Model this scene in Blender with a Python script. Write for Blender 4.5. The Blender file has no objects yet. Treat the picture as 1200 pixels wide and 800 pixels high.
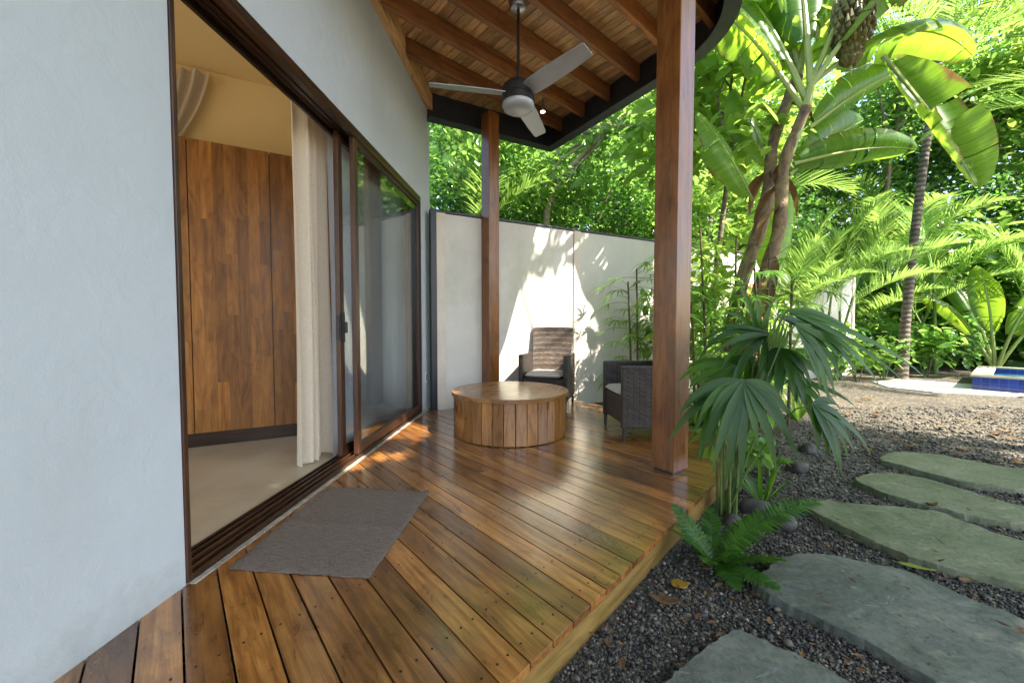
import bpy, bmesh, math, random
import numpy as np
from mathutils import Vector, Matrix, noise
R = math.radians
random.seed(7)
rng = np.random.default_rng(7)
scene = bpy.context.scene
COL = scene.collection

# ------------------------------------------------------------------ camera, sky, sun, exposure
cd = bpy.data.cameras.new('camera')
cam = bpy.data.objects.new('camera', cd)
COL.objects.link(cam)
cam.location = (0, 0, 1.0)
PITCH = 2.217
cam.rotation_euler = (R(90 - PITCH), 0, 0)
cd.sensor_width = 36
cd.lens = 13.95
cd.clip_start = 0.02
cd.clip_end = 400
scene.camera = cam

SUN_EL, SUN_X, SUN_Y = 50.0, 0.80, -0.60            # direction TO the sun
world = bpy.data.worlds.new('World')
scene.world = world
world.use_nodes = True
wn = world.node_tree
bg = wn.nodes['Background']
sky = wn.nodes.new('ShaderNodeTexSky')
sky.sky_type = 'NISHITA'
sky.sun_disc = False
sky.sun_elevation = R(SUN_EL)
sky.sun_rotation = math.atan2(SUN_X, SUN_Y)
sky.air_density = 1.0
sky.dust_density = 1.5
wn.links.new(sky.outputs[0], bg.inputs[0])
bg.inputs[1].default_value = 0.15
sl = bpy.data.lights.new('sun', 'SUN')
sl.energy = 5.0
sl.angle = R(0.5)
sl.color = (1.0, 0.93, 0.82)
so = bpy.data.objects.new('sun', sl)
COL.objects.link(so)
ce = math.cos(R(SUN_EL))
SUN = Vector((SUN_X * ce, SUN_Y * ce, math.sin(R(SUN_EL)))).normalized()
so.rotation_euler = SUN.to_track_quat('Z', 'Y').to_euler()
so.location = (6, -5, 12)
scene.view_settings.view_transform = 'Standard'
scene.view_settings.look = 'None'
scene.view_settings.exposure = 2.0
scene.view_settings.gamma = 1.0
scene.view_settings.use_curve_mapping = False
try:
    scene.cycles.max_bounces = 10
    scene.cycles.diffuse_bounces = 5
    scene.cycles.transparent_max_bounces = 12
    scene.cycles.sample_clamp_indirect = 6
    scene.cycles.use_denoising = True
except Exception:
    pass

# ------------------------------------------------------------------ helpers
FPX, HOR, CAMZ, GZ = 465.0, 382.0, 1.0, -0.14


def ray(px, py):
    u, v = (px - 600) / FPX, (400 - py) / FPX
    c, q = math.cos(R(PITCH)), math.sin(R(PITCH))
    return Vector((u, c + v * q, -q + v * c))


def at(px, py, z=0.0):
    """where the sight line through photo pixel (px,py) meets the level z"""
    r_ = ray(px, py)
    return Vector((0, 0, CAMZ)) + r_ * ((z - CAMZ) / r_.z)


def atd(px, py, d):
    """the point on that sight line at distance d along y"""
    r_ = ray(px, py)
    return Vector((0, 0, CAMZ)) + r_ * (d / r_.y)


def tag(o, label=None, cat=None, group=None, kind=None):
    if label: o['label'] = label
    if cat: o['category'] = cat
    if group: o['group'] = group
    if kind: o['kind'] = kind
    return o


def thing(name, label, cat, loc=(0, 0, 0), rz=0, group=None):
    o = bpy.data.objects.new(name, None)
    COL.objects.link(o)
    o.location = loc
    o.rotation_euler = (0, 0, rz)
    o.empty_display_size = 0.2
    return tag(o, label, cat, group)


def link_obj(name, me, parent=None):
    o = bpy.data.objects.new(name, me)
    COL.objects.link(o)
    if parent is not None: o.parent = parent
    return o


class MB:
    """collects shapes for ONE mesh object; every vertex carries a grain coordinate and a per-piece random number"""
    def __init__(s):
        s.v, s.f, s.g, s.r = [], [], [], []

    def add(s, vs, fs, gs=None, r=None):
        b = len(s.v)
        r = random.random() if r is None else r
        off = Vector((r * 37.0, r * 91.0 % 13, r * 53 % 7))
        vs = [Vector(p) for p in vs]
        s.v += vs
        gs = gs if gs is not None else vs
        s.g += [Vector(q) + off for q in gs]
        s.r += [r] * len(vs)
        s.f += [tuple(b + i for i in f) for f in fs]

    def hexa(s, q, r=None):
        """eight corners: bottom ring then top ring"""
        q = [Vector(p) for p in q]
        e = [(q[1] - q[0]), (q[3] - q[0]), (q[4] - q[0])]
        o = sorted(e, key=lambda a: -a.length)
        ax = [a.normalized() for a in o]
        gs = [Vector(((p - q[0]).dot(ax[0]), (p - q[0]).dot(ax[1]), (p - q[0]).dot(ax[2]))) for p in q]
        s.add(q, [(3, 2, 1, 0), (4, 5, 6, 7), (0, 1, 5, 4), (1, 2, 6, 5), (2, 3, 7, 6), (3, 0, 4, 7)], gs, r)

    def box(s, c, size, ax=None, r=None):
        c = Vector(c)
        X, Y, Z = ax if ax else (Vector((1, 0, 0)), Vector((0, 1, 0)), Vector((0, 0, 1)))
        X, Y, Z = X * size[0] / 2, Y * size[1] / 2, Z * size[2] / 2
        s.hexa([c - X - Y - Z, c + X - Y - Z, c + X + Y - Z, c - X + Y - Z, c - X - Y + Z, c + X - Y + Z, c + X + Y + Z, c - X + Y + Z], r)

    def bar(s, a, b, w, h, r=None):
        """bar from a to b; w across (level), h along the other axis"""
        a, b = Vector(a), Vector(b)
        X = (b - a).normalized()
        up = Vector((0, 0, 1)) if abs(X.z) < .95 else Vector((0, 1, 0))
        Y = up.cross(X).normalized()
        s.box((a + b) / 2, ((b - a).length, w, h), (X, Y, X.cross(Y)), r)

    def prism(s, poly, z0, z1, gdir=(1, 0), r=None):
        n = len(poly)
        vs = [(p[0], p[1], z0) for p in poly] + [(p[0], p[1], z1) for p in poly]
        fs = [tuple(range(n - 1, -1, -1)), tuple(range(n, 2 * n))] + [(i, (i + 1) % n, n + (i + 1) % n, n + i) for i in range(n)]
        gx, gy = gdir
        s.add(vs, fs, [(x * gx + y * gy, -x * gy + y * gx, z) for x, y, z in vs], r)

    def tube(s, pts, rad, n=8, r=None, cap=True):
        pts = [Vector(p) for p in pts]
        rad = rad if hasattr(rad, '__len__') else [rad] * len(pts)
        vs, fs, gs = [], [], []
        nrm = None
        L = 0
        for i, p in enumerate(pts):
            t = (pts[min(i + 1, len(pts) - 1)] - pts[max(i - 1, 0)]).normalized()
            if nrm is None:
                nrm = t.orthogonal().normalized()
            nrm = (nrm - t * nrm.dot(t)).normalized()
            bn = t.cross(nrm)
            if i: L += (p - pts[i - 1]).length
            for k in range(n):
                a = 2 * math.pi * k / n
                vs.append(p + (nrm * math.cos(a) + bn * math.sin(a)) * rad[i])
                gs.append((L, math.cos(a) * rad[i], math.sin(a) * rad[i]))
        for i in range(len(pts) - 1):
            for k in range(n):
                fs.append((i * n + k, i * n + (k + 1) % n, (i + 1) * n + (k + 1) % n, (i + 1) * n + k))
        if cap:
            fs.append(tuple(range(n - 1, -1, -1)))
            fs.append(tuple((len(pts) - 1) * n + k for k in range(n)))
        s.add(vs, fs, gs, r)

    def lathe(s, prof, c=(0, 0, 0), n=32, r=None):
        vs, fs = [], []
        c = Vector(c)
        for (rr, z) in prof:
            for k in range(n):
                a = 2 * math.pi * k / n
                vs.append(c + Vector((rr * math.cos(a), rr * math.sin(a), z)))
        for i in range(len(prof) - 1):
            for k in range(n):
                fs.append((i * n + k, i * n + (k + 1) % n, (i + 1) * n + (k + 1) % n, (i + 1) * n + k))
        fs.append(tuple(range(n - 1, -1, -1)))
        fs.append(tuple((len(prof) - 1) * n + k for k in range(n)))
        s.add(vs, fs, None, r)

    def build(s, name, m, parent=None, smooth=False, bevel=0.0, seg=2, local=None):
        me = bpy.data.meshes.new(name)
        inv = local.inverted() if local else None
        vs = [tuple(inv @ p) if inv else tuple(p) for p in s.v]
        me.from_pydata(vs, [], s.f)
        a = me.attributes.new('gc', 'FLOAT_VECTOR', 'POINT')
        a.data.foreach_set('vector', np.array([tuple(g) for g in s.g], dtype=np.float32).ravel())
        b = me.attributes.new('rnd', 'FLOAT', 'POINT')
        b.data.foreach_set('value', np.array(s.r, dtype=np.float32))
        me.materials.append(m)
        me.update()
        bm = bmesh.new(); bm.from_mesh(me)
        bmesh.ops.recalc_face_normals(bm, faces=bm.faces)
        bm.to_mesh(me); bm.free()
        if smooth:
            me.polygons.foreach_set('use_smooth', [True] * len(me.polygons))
        o = link_obj(name, me, parent)
        if bevel:
            md = o.modifiers.new('bevel', 'BEVEL')
            md.width = bevel; md.segments = seg; md.limit_method = 'ANGLE'; md.angle_limit = R(40)
        if smooth:
            try:
                me.set_sharp_from_angle(angle=R(42))
            except Exception:
                pass
        return o


def mesh_np(name, v, f, rnd, m, smooth=True, g=None):
    """a mesh from arrays; f is (n,3) or (n,4)"""
    me = bpy.data.meshes.new(name)
    v = np.asarray(v, np.float32); f = np.asarray(f, np.int32)
    k = f.shape[1]
    me.vertices.add(len(v)); me.vertices.foreach_set('co', v.ravel())
    me.loops.add(f.size); me.loops.foreach_set('vertex_index', f.ravel())
    me.polygons.add(len(f))
    me.polygons.foreach_set('loop_start', np.arange(0, f.size, k, dtype=np.int32))
    try:
        me.polygons.foreach_set('loop_total', np.full(len(f), k, np.int32))
    except Exception:
        pass
    b = me.attributes.new('rnd', 'FLOAT', 'POINT')
    b.data.foreach_set('value', np.asarray(rnd, np.float32))
    if g is not None:
        ga = me.attributes.new('gc', 'FLOAT_VECTOR', 'POINT'); ga.data.foreach_set('vector', np.asarray(g, np.float32).ravel())
    me.update(calc_edges=True)
    me.validate()
    if smooth: me.polygons.foreach_set('use_smooth', [True] * len(me.polygons))
    me.materials.append(m)
    return me


def clip(poly, n, c):
    """keep the part of poly where n.p <= c"""
    out = []
    for i in range(len(poly)):
        a, b = poly[i], poly[(i + 1) % len(poly)]
        da, db = n[0] * a[0] + n[1] * a[1] - c, n[0] * b[0] + n[1] * b[1] - c
        if da <= 0: out.append(a)
        if (da < 0 < db) or (db < 0 < da):
            t = da / (da - db)
            out.append((a[0] + (b[0] - a[0]) * t, a[1] + (b[1] - a[1]) * t))
    return out


def inside(poly, x, y):
    c = False
    n = len(poly)
    for i in range(n):
        x1, y1 = poly[i][0], poly[i][1]; x2, y2 = poly[(i + 1) % n][0], poly[(i + 1) % n][1]
        if (y1 > y) != (y2 > y) and x < (x2 - x1) * (y - y1) / (y2 - y1) + x1: c = not c
    return c


# ------------------------------------------------------------------ materials
def mat(name):
    m = bpy.data.materials.new(name)
    m.use_nodes = True
    nt = m.node_tree
    p = nt.nodes['Principled BSDF']
    return m, nt, p


def N(nt, kind, **kw):
    n = nt.nodes.new(kind)
    for k, v in kw.items():
        if k.startswith('i_'):
            n.inputs[k[2:].replace('_', ' ')].default_value = v
        else:
            setattr(n, k, v)
    return n


def ramp(nt, stops, interp='LINEAR'):
    n = nt.nodes.new('ShaderNodeValToRGB')
    n.color_ramp.interpolation = interp
    e = n.color_ramp.elements
    while len(e) < len(stops): e.new(0.5)
    for i, (p, c) in enumerate(stops):
        e[i].position = p
        e[i].color = (*c, 1) if len(c) == 3 else c
    return n


def attr(nt, name):
    n = nt.nodes.new('ShaderNodeAttribute'); n.attribute_name = name
    return n


def mul_rgb(nt, a, b, fac=1.0, mode='MULTIPLY'):
    n = nt.nodes.new('ShaderNodeMix'); n.data_type = 'RGBA'; n.blend_type = mode
    n.inputs[0].default_value = fac
    nt.links.new(a, n.inputs[6]); nt.links.new(b, n.inputs[7])
    return n.outputs[2]


def wood(name, stops, rough=(0.3, 0.5), bump=0.25, grain=1.0, coat=0.0, tone=((0, (.62, .62, .62)), (.5, (.95, .93, .9)), (1, (1.3, 1.22, 1.1))), knots=True, wear=0.0):
    """plank wood from the grain coordinate: streaks along x, a tone of its own per plank, blotches of wear"""
    m, nt, p = mat(name)
    L = nt.links.new
    gc = attr(nt, 'gc')
    mp = N(nt, 'ShaderNodeMapping'); mp.inputs['Scale'].default_value = (1.6 * grain, 26 * grain, 26 * grain)
    L(gc.outputs['Vector'], mp.inputs[0])
    n1 = N(nt, 'ShaderNodeTexNoise', i_Scale=1.0, i_Detail=7, i_Roughness=0.62, i_Distortion=1.1)
    L(mp.outputs[0], n1.inputs['Vector'])
    rp = ramp(nt, stops)
    L(n1.outputs[0], rp.inputs[0])
    tn = ramp(nt, list(tone))
    rn = attr(nt, 'rnd'); L(rn.outputs['Fac'], tn.inputs[0])
    c = mul_rgb(nt, rp.outputs[0], tn.outputs[0])
    # wandering figure in the grain, broad
    mp2 = N(nt, 'ShaderNodeMapping'); mp2.inputs['Scale'].default_value = (2.2, 9, 9)
    L(gc.outputs['Vector'], mp2.inputs[0])
    n2 = N(nt, 'ShaderNodeTexNoise', i_Scale=1.0, i_Detail=4, i_Roughness=0.6, i_Distortion=2.0)
    L(mp2.outputs[0], n2.inputs['Vector'])
    r2 = ramp(nt, [(0.32, (.62, .58, .54)), (.55, (1, 1, 1)), (.75, (1.18, 1.12, 1.02))])
    L(n2.outputs[0], r2.inputs[0])
    c = mul_rgb(nt, c, r2.outputs[0])
    # fine dark pores
    mp3 = N(nt, 'ShaderNodeMapping'); mp3.inputs['Scale'].default_value = (9, 260, 260)
    L(gc.outputs['Vector'], mp3.inputs[0])
    n3 = N(nt, 'ShaderNodeTexNoise', i_Scale=1.0, i_Detail=2, i_Roughness=0.5)
    L(mp3.outputs[0], n3.inputs['Vector'])
    r3 = ramp(nt, [(0.30, (.55, .5, .45)), (.46, (1, 1, 1))])
    L(n3.outputs[0], r3.inputs[0])
    c = mul_rgb(nt, c, r3.outputs[0], .55)
    if knots:
        vo = N(nt, 'ShaderNodeTexVoronoi', i_Scale=1.0)
        mp4 = N(nt, 'ShaderNodeMapping'); mp4.inputs['Scale'].default_value = (1.7, 6.0, 6.0)
        L(gc.outputs['Vector'], mp4.inputs[0]); L(mp4.outputs[0], vo.inputs['Vector'])
        r4 = ramp(nt, [(0.0, (.35, .3, .26)), (.07, (.55, .5, .45)), (.12, (1, 1, 1))])
        L(vo.outputs['Distance'], r4.inputs[0])
        c = mul_rgb(nt, c, r4.outputs[0], .7)
    rsrc = n2.outputs[0]
    if wear:
        tc = N(nt, 'ShaderNodeTexCoord')
        w1 = N(nt, 'ShaderNodeTexNoise', i_Scale=1.7, i_Detail=8, i_Roughness=.68, i_Distortion=.5); L(tc.outputs['Object'], w1.inputs['Vector'])
        rw_ = ramp(nt, [(.30, (1 - .5 * wear, 1 - .53 * wear, 1 - .55 * wear)), (.52, (1, 1, 1)), (.72, (1 + .3 * wear, 1 + .34 * wear, 1 + .5 * wear))]); L(w1.outputs[0], rw_.inputs[0])
        c = mul_rgb(nt, c, rw_.outputs[0])
        w2 = N(nt, 'ShaderNodeTexNoise', i_Scale=38, i_Detail=3, i_Roughness=.6); L(tc.outputs['Object'], w2.inputs['Vector'])
        rd_ = ramp(nt, [(.27, (.45, .42, .40)), (.36, (1, 1, 1))]); L(w2.outputs[0], rd_.inputs[0])
        c = mul_rgb(nt, c, rd_.outputs[0], wear)
        av = N(nt, 'ShaderNodeMath', operation='ADD'); L(w1.outputs[0], av.inputs[0]); L(n2.outputs[0], av.inputs[1])
        hv = N(nt, 'ShaderNodeMath', operation='MULTIPLY'); hv.inputs[1].default_value = .5; L(av.outputs[0], hv.inputs[0]); rsrc = hv.outputs[0]
    L(c, p.inputs['Base Color'])
    rr = N(nt, 'ShaderNodeMapRange'); rr.inputs[1].default_value = .3; rr.inputs[2].default_value = .7
    rr.inputs[3].default_value = rough[0]; rr.inputs[4].default_value = rough[1]
    L(rsrc, rr.inputs[0]); L(rr.outputs[0], p.inputs['Roughness'])
    if coat:
        p.inputs['Coat Weight'].default_value = coat
        p.inputs['Coat Roughness'].default_value = 0.17
        p.inputs['Coat IOR'].default_value = 1.65
    bp = N(nt, 'ShaderNodeBump', i_Strength=bump, i_Distance=0.002)
    L(n1.outputs[0], bp.inputs['Height']); L(bp.outputs[0], p.inputs['Normal'])
    return m


def plain(name, col, rough=.5, metal=0.0, var=.12, scale=6.0, bump=0.0, bscale=200.0, bdist=.002, spec=.5, stain=None):
    m, nt, p = mat(name)
    L = nt.links.new
    tc = N(nt, 'ShaderNodeTexCoord')
    n1 = N(nt, 'ShaderNodeTexNoise', i_Scale=scale, i_Detail=6, i_Roughness=.6)
    L(tc.outputs['Object'], n1.inputs['Vector'])
    lo = tuple(max(0, c * (1 - var)) for c in col); hi = tuple(c * (1 + var) for c in col)
    rp = ramp(nt, [(.3, lo), (.7, hi)])
    L(n1.outputs[0], rp.inputs[0])
    out = rp.outputs[0]
    if stain:
        scol, sscale, slo, shi, stretch = stain
        mp = N(nt, 'ShaderNodeMapping'); mp.inputs['Scale'].default_value = stretch
        L(tc.outputs['Object'], mp.inputs[0])
        n2 = N(nt, 'ShaderNodeTexNoise', i_Scale=sscale, i_Detail=8, i_Roughness=.65)
        L(mp.outputs[0], n2.inputs['Vector'])
        r2 = ramp(nt, [(slo, (0, 0, 0)), (shi, (1, 1, 1))])
        L(n2.outputs[0], r2.inputs[0])
        mx = nt.nodes.new('ShaderNodeMix'); mx.data_type = 'RGBA'
        L(r2.outputs[0], mx.inputs[0]); L(out, mx.inputs[6]); mx.inputs[7].default_value = (*scol, 1)
        out = mx.outputs[2]
    L(out, p.inputs['Base Color'])
    p.inputs['Roughness'].default_value = rough
    p.inputs['Metallic'].default_value = metal
    p.inputs['Specular IOR Level'].default_value = spec
    if bump:
        nb = N(nt, 'ShaderNodeTexNoise', i_Scale=bscale, i_Detail=4, i_Roughness=.6)
        L(tc.outputs['Object'], nb.inputs['Vector'])
        bp = N(nt, 'ShaderNodeBump', i_Strength=bump, i_Distance=bdist)
        L(nb.outputs[0], bp.inputs['Height']); L(bp.outputs[0], p.inputs['Normal'])
    return m


def leafmat(name, stops, trans=(.2, .38, .03), tw=.42, rough=.38, spec=.45, bump=0.0):
    m, nt, p = mat(name)
    L = nt.links.new
    rn = attr(nt, 'rnd')
    rp = ramp(nt, stops); L(rn.outputs['Fac'], rp.inputs[0])
    tc = N(nt, 'ShaderNodeTexCoord')
    nz = N(nt, 'ShaderNodeTexNoise', i_Scale=9.0, i_Detail=4)
    L(tc.outputs['Object'], nz.inputs['Vector'])
    r2 = ramp(nt, [(.3, (.72, .76, .7)), (.7, (1.22, 1.16, 1.1))]); L(nz.outputs[0], r2.inputs[0])
    c = mul_rgb(nt, rp.outputs[0], r2.outputs[0])
    L(c, p.inputs['Base Color'])
    p.inputs['Roughness'].default_value = rough
    p.inputs['Specular IOR Level'].default_value = spec
    tr = N(nt, 'ShaderNodeBsdfTranslucent')
    tcol = ramp(nt, [(0, tuple(a * .55 for a in trans)), (1, tuple(min(1, a * 1.25) for a in trans))])
    L(rn.outputs['Fac'], tcol.inputs[0]); L(tcol.outputs[0], tr.inputs[0])
    mx = N(nt, 'ShaderNodeMixShader'); mx.inputs[0].default_value = tw
    L(p.outputs[0], mx.inputs[1]); L(tr.outputs[0], mx.inputs[2])
    L(mx.outputs[0], nt.nodes['Material Output'].inputs[0])
    return m


def leafmat_veined(name, stops, **kw):
    m = leafmat(name, stops, **kw)
    nt = m.node_tree; L = nt.links.new
    p = nt.nodes['Principled BSDF']; tr = [n for n in nt.nodes if n.type == 'BSDF_TRANSLUCENT'][0]
    gc = attr(nt, 'gc'); sx = N(nt, 'ShaderNodeSeparateXYZ'); L(gc.outputs['Vector'], sx.inputs[0])
    # fine parallel veins
    mp = N(nt, 'ShaderNodeMapping'); mp.inputs['Scale'].default_value = (95, 1.2, 1); L(gc.outputs['Vector'], mp.inputs[0])
    nv = N(nt, 'ShaderNodeTexNoise', i_Scale=1.0, i_Detail=3); L(mp.outputs[0], nv.inputs['Vector'])
    rv = ramp(nt, [(.3, (.68, .74, .62)), (.65, (1.2, 1.14, 1.1))]); L(nv.outputs[0], rv.inputs[0])
    # dry brown margin, uneven
    ne = N(nt, 'ShaderNodeTexNoise', i_Scale=5.0, i_Detail=5); L(gc.outputs['Vector'], ne.inputs['Vector'])
    ad = N(nt, 'ShaderNodeMath', operation='MULTIPLY_ADD'); ad.inputs[1].default_value = .42; L(ne.outputs[0], ad.inputs[0]); L(sx.outputs[1], ad.inputs[2])
    re_ = ramp(nt, [(.0, (0, 0, 0)), (.5, (1, 1, 1))]); re_.color_ramp.elements[0].position = .0
    mr = N(nt, 'ShaderNodeMapRange'); mr.inputs[1].default_value = 1.16; mr.inputs[2].default_value = 1.24; L(ad.outputs[0], mr.inputs[0])
    for sock in (p.inputs['Base Color'], tr.inputs[0]):
        src = sock.links[0].from_socket
        c = mul_rgb(nt, src, rv.outputs[0])
        mx = nt.nodes.new('ShaderNodeMix'); mx.data_type = 'RGBA'
        L(mr.outputs[0], mx.inputs[0]); L(c, mx.inputs[6]); mx.inputs[7].default_value = (.26, .15, .05, 1)
        L(mx.outputs[2], sock)
    return m


def glassmat(name, tint=(.95, .97, .97)):
    m, nt, p = mat(name)
    L = nt.links.new
    tr = N(nt, 'ShaderNodeBsdfTransparent'); tr.inputs[0].default_value = (*tint, 1)
    gl = N(nt, 'ShaderNodeBsdfGlossy'); gl.inputs['Roughness'].default_value = .01
    fr = N(nt, 'ShaderNodeFresnel'); fr.inputs[0].default_value = 1.5
    mt = N(nt, 'ShaderNodeMath', operation='MULTIPLY_ADD'); mt.inputs[1].default_value = .55; mt.inputs[2].default_value = .0
    L(fr.outputs[0], mt.inputs[0])
    mx = N(nt, 'ShaderNodeMixShader')
    L(mt.outputs[0], mx.inputs[0]); L(tr.outputs[0], mx.inputs[1]); L(gl.outputs[0], mx.inputs[2])
    L(mx.outputs[0], nt.nodes['Material Output'].inputs[0])
    return m


def clothmat(name, col, sheer=0.0, trans=.3, scale=420):
    m, nt, p = mat(name)
    L = nt.links.new
    tc = N(nt, 'ShaderNodeTexCoord')
    wv = N(nt, 'ShaderNodeTexNoise', i_Scale=scale, i_Detail=2)
    mp = N(nt, 'ShaderNodeMapping'); mp.inputs['Scale'].default_value = (1, 1, .12)
    L(tc.outputs['Object'], mp.inputs[0]); L(mp.outputs[0], wv.inputs['Vector'])
    rp = ramp(nt, [(.3, tuple(c * .82 for c in col)), (.7, tuple(min(1, c * 1.1) for c in col))])
    L(wv.outputs[0], rp.inputs[0]); L(rp.outputs[0], p.inputs['Base Color'])
    p.inputs['Roughness'].default_value = .85
    p.inputs['Specular IOR Level'].default_value = .2
    tr = N(nt, 'ShaderNodeBsdfTranslucent'); tr.inputs[0].default_value = (*col, 1)
    mx = N(nt, 'ShaderNodeMixShader'); mx.inputs[0].default_value = trans
    L(p.outputs[0], mx.inputs[1]); L(tr.outputs[0], mx.inputs[2])
    out = mx.outputs[0]
    if sheer:
        tp = N(nt, 'ShaderNodeBsdfTransparent')
        m2 = N(nt, 'ShaderNodeMixShader'); m2.inputs[0].default_value = sheer
        L(out, m2.inputs[1]); L(tp.outputs[0], m2.inputs[2])
        out = m2.outputs[0]
    L(out, nt.nodes['Material Output'].inputs[0])
    return m


M = {}
M['deck'] = wood('deck_wood', [(.25, (.12, .043, .010)), (.45, (.29, .116, .027)), (.62, (.45, .205, .053)), (.8, (.55, .295, .098))], rough=(.22, .40), bump=.3, coat=.95, tone=((0, (.56, .52, .50)), (.5, (.92, .92, .90)), (1, (1.25, 1.2, 1.1))), wear=.75)
M['fascia'] = wood('fascia_wood', [(.25, (.15, .085, .022)), (.5, (.25, .155, .042)), (.8, (.33, .22, .065))], rough=(.4, .6), bump=.3)
M['post'] = wood('post_wood', [(.25, (.15, .050, .013)), (.5, (.245, .088, .021)), (.8, (.33, .135, .036))], rough=(.26, .40), bump=.2, coat=.15, tone=((0, (.9, .9, .9)), (.5, (1, 1, 1)), (1, (1.1, 1.1, 1.1))), wear=.35)
M['beam'] = wood('beam_wood', [(.25, (.20, .072, .022)), (.5, (.38, .15, .044)), (.8, (.50, .235, .085))], rough=(.38, .55), bump=.25)
M['soffit'] = wood('ceiling_board_wood', [(.25, (.52, .26, .10)), (.5, (.72, .42, .19)), (.8, (.80, .54, .29))], rough=(.4, .6), bump=.25, tone=((0, (.68, .66, .64)), (.5, (1, 1, 1)), (1, (1.15, 1.12, 1.08))))
M['table'] = wood('table_wood', [(.25, (.17, .07, .018)), (.5, (.30, .135, .036)), (.8, (.43, .22, .065))], rough=(.2, .38), bump=.2, coat=.3, tone=((0, (.72, .70, .68)), (.5, (.98, .96, .94)), (1, (1.22, 1.18, 1.1))), wear=.4)
M['wardrobe'] = wood('wardrobe_wood', [(.22, (.17, .064, .012)), (.5, (.31, .128, .025)), (.8, (.42, .20, .048))], rough=(.32, .5), bump=.1, grain=.6, tone=((0, (.70, .67, .64)), (.5, (1, .98, .96)), (.88, (1.08, 1.06, 1.0)), (1, (1.4, 1.34, 1.2))), knots=False)
M['doorwood'] = wood('door_wood', [(.25, (.022, .010, .006)), (.5, (.050, .021, .010)), (.8, (.095, .040, .017))], rough=(.3, .45), bump=.15, knots=False)
M['slat'] = wood('slat_wood', [(.25, (.30, .13, .04)), (.5, (.45, .21, .07)), (.8, (.55, .30, .11))], rough=(.5, .7))
M['white_wall'] = plain('white_render', (.47, .495, .51), rough=.8, var=.03, scale=2.0, bump=.4, bscale=170, bdist=.003, spec=.25, stain=((.40, .42, .42), 1.6, .5, .9, (1, 1, .3)))
def plaster_extra(m):
    nt = m.node_tree; L = nt.links.new; p = nt.nodes['Principled BSDF']
    tc = N(nt, 'ShaderNodeTexCoord')
    tw_ = N(nt, 'ShaderNodeTexNoise', i_Scale=7.0, i_Detail=3, i_Distortion=1.5); L(tc.outputs['Object'], tw_.inputs['Vector'])
    b2_ = N(nt, 'ShaderNodeBump', i_Strength=.35, i_Distance=.012); L(tw_.outputs[0], b2_.inputs['Height'])
    old = p.inputs['Normal'].links[0].from_node
    L(b2_.outputs[0], old.inputs['Normal'])
    sx = N(nt, 'ShaderNodeSeparateXYZ'); L(tc.outputs['Object'], sx.inputs[0])
    dn = N(nt, 'ShaderNodeTexNoise', i_Scale=9.0, i_Detail=8, i_Roughness=.7); L(tc.outputs['Object'], dn.inputs['Vector'])
    h = N(nt, 'ShaderNodeMath', operation='MULTIPLY_ADD'); h.inputs[1].default_value = -.42; L(dn.outputs[0], h.inputs[0]); L(sx.outputs[2], h.inputs[2])
    mr = N(nt, 'ShaderNodeMapRange'); mr.inputs[1].default_value = -.08; mr.inputs[2].default_value = -.26; mr.inputs[4].default_value = .45; L(h.outputs[0], mr.inputs[0])
    src = p.inputs['Base Color'].links[0].from_socket
    mx = nt.nodes.new('ShaderNodeMix'); mx.data_type = 'RGBA'
    L(mr.outputs[0], mx.inputs[0]); L(src, mx.inputs[6]); mx.inputs[7].default_value = (.25, .23, .19, 1)
    L(mx.outputs[2], p.inputs['Base Color'])
plaster_extra(M['white_wall'])
M['cream'] = plain('cream_paint', (.90, .69, .34), rough=.85, var=.04, scale=1.5, bump=.1, spec=.2)
M['cream_ceiling'] = plain('cream_ceiling_paint', (.90, .66, .30), rough=.9, var=.03, scale=1.5, spec=.2)
M['floor'] = plain('polished_screed', (.46, .385, .26), rough=.32, var=.22, scale=1.8, bump=.05, stain=((.52, .47, .36), 2.2, .45, .75, (1, .35, 1)))
M['concrete'] = plain('precast_concrete', (.60, .56, .49), rough=.85, var=.07, scale=3.0, bump=.25, bscale=90, bdist=.003, spec=.2, stain=((.36, .37, .22), .9, .52, .8, (1, 1, .6)))
M['pilaster'] = plain('pilaster_concrete', (.62, .54, .44), rough=.85, var=.08, scale=4.0, bump=.2, spec=.2)
M['threshold'] = plain('dirty_cement', (.34, .29, .23), rough=.9, var=.4, scale=20)
M['black'] = plain('black_steel', (.022, .024, .027), rough=.42, var=.25, scale=8)
M['steel_edge'] = plain('grey_black_steel', (.05, .056, .064), rough=.38, var=.2, scale=8)
M['nickel'] = plain('brushed_nickel', (.42, .42, .43), rough=.3, metal=1.0, var=.08, scale=20)
M['fan_silver'] = plain('fan_silver_paint', (.40, .41, .43), rough=.42, metal=.35, var=.05, scale=10)
M['dark_metal'] = plain('dark_bronze', (.05, .045, .042), rough=.4, metal=.6, var=.15)
M['plastic_black'] = plain('black_plastic', (.012, .012, .014), rough=.4)
M['outlet'] = plain('outlet_plastic', (.7, .7, .68), rough=.4)
M['screw'] = plain('screw_heads', (.03, .028, .03), rough=.4, metal=.5)
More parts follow.
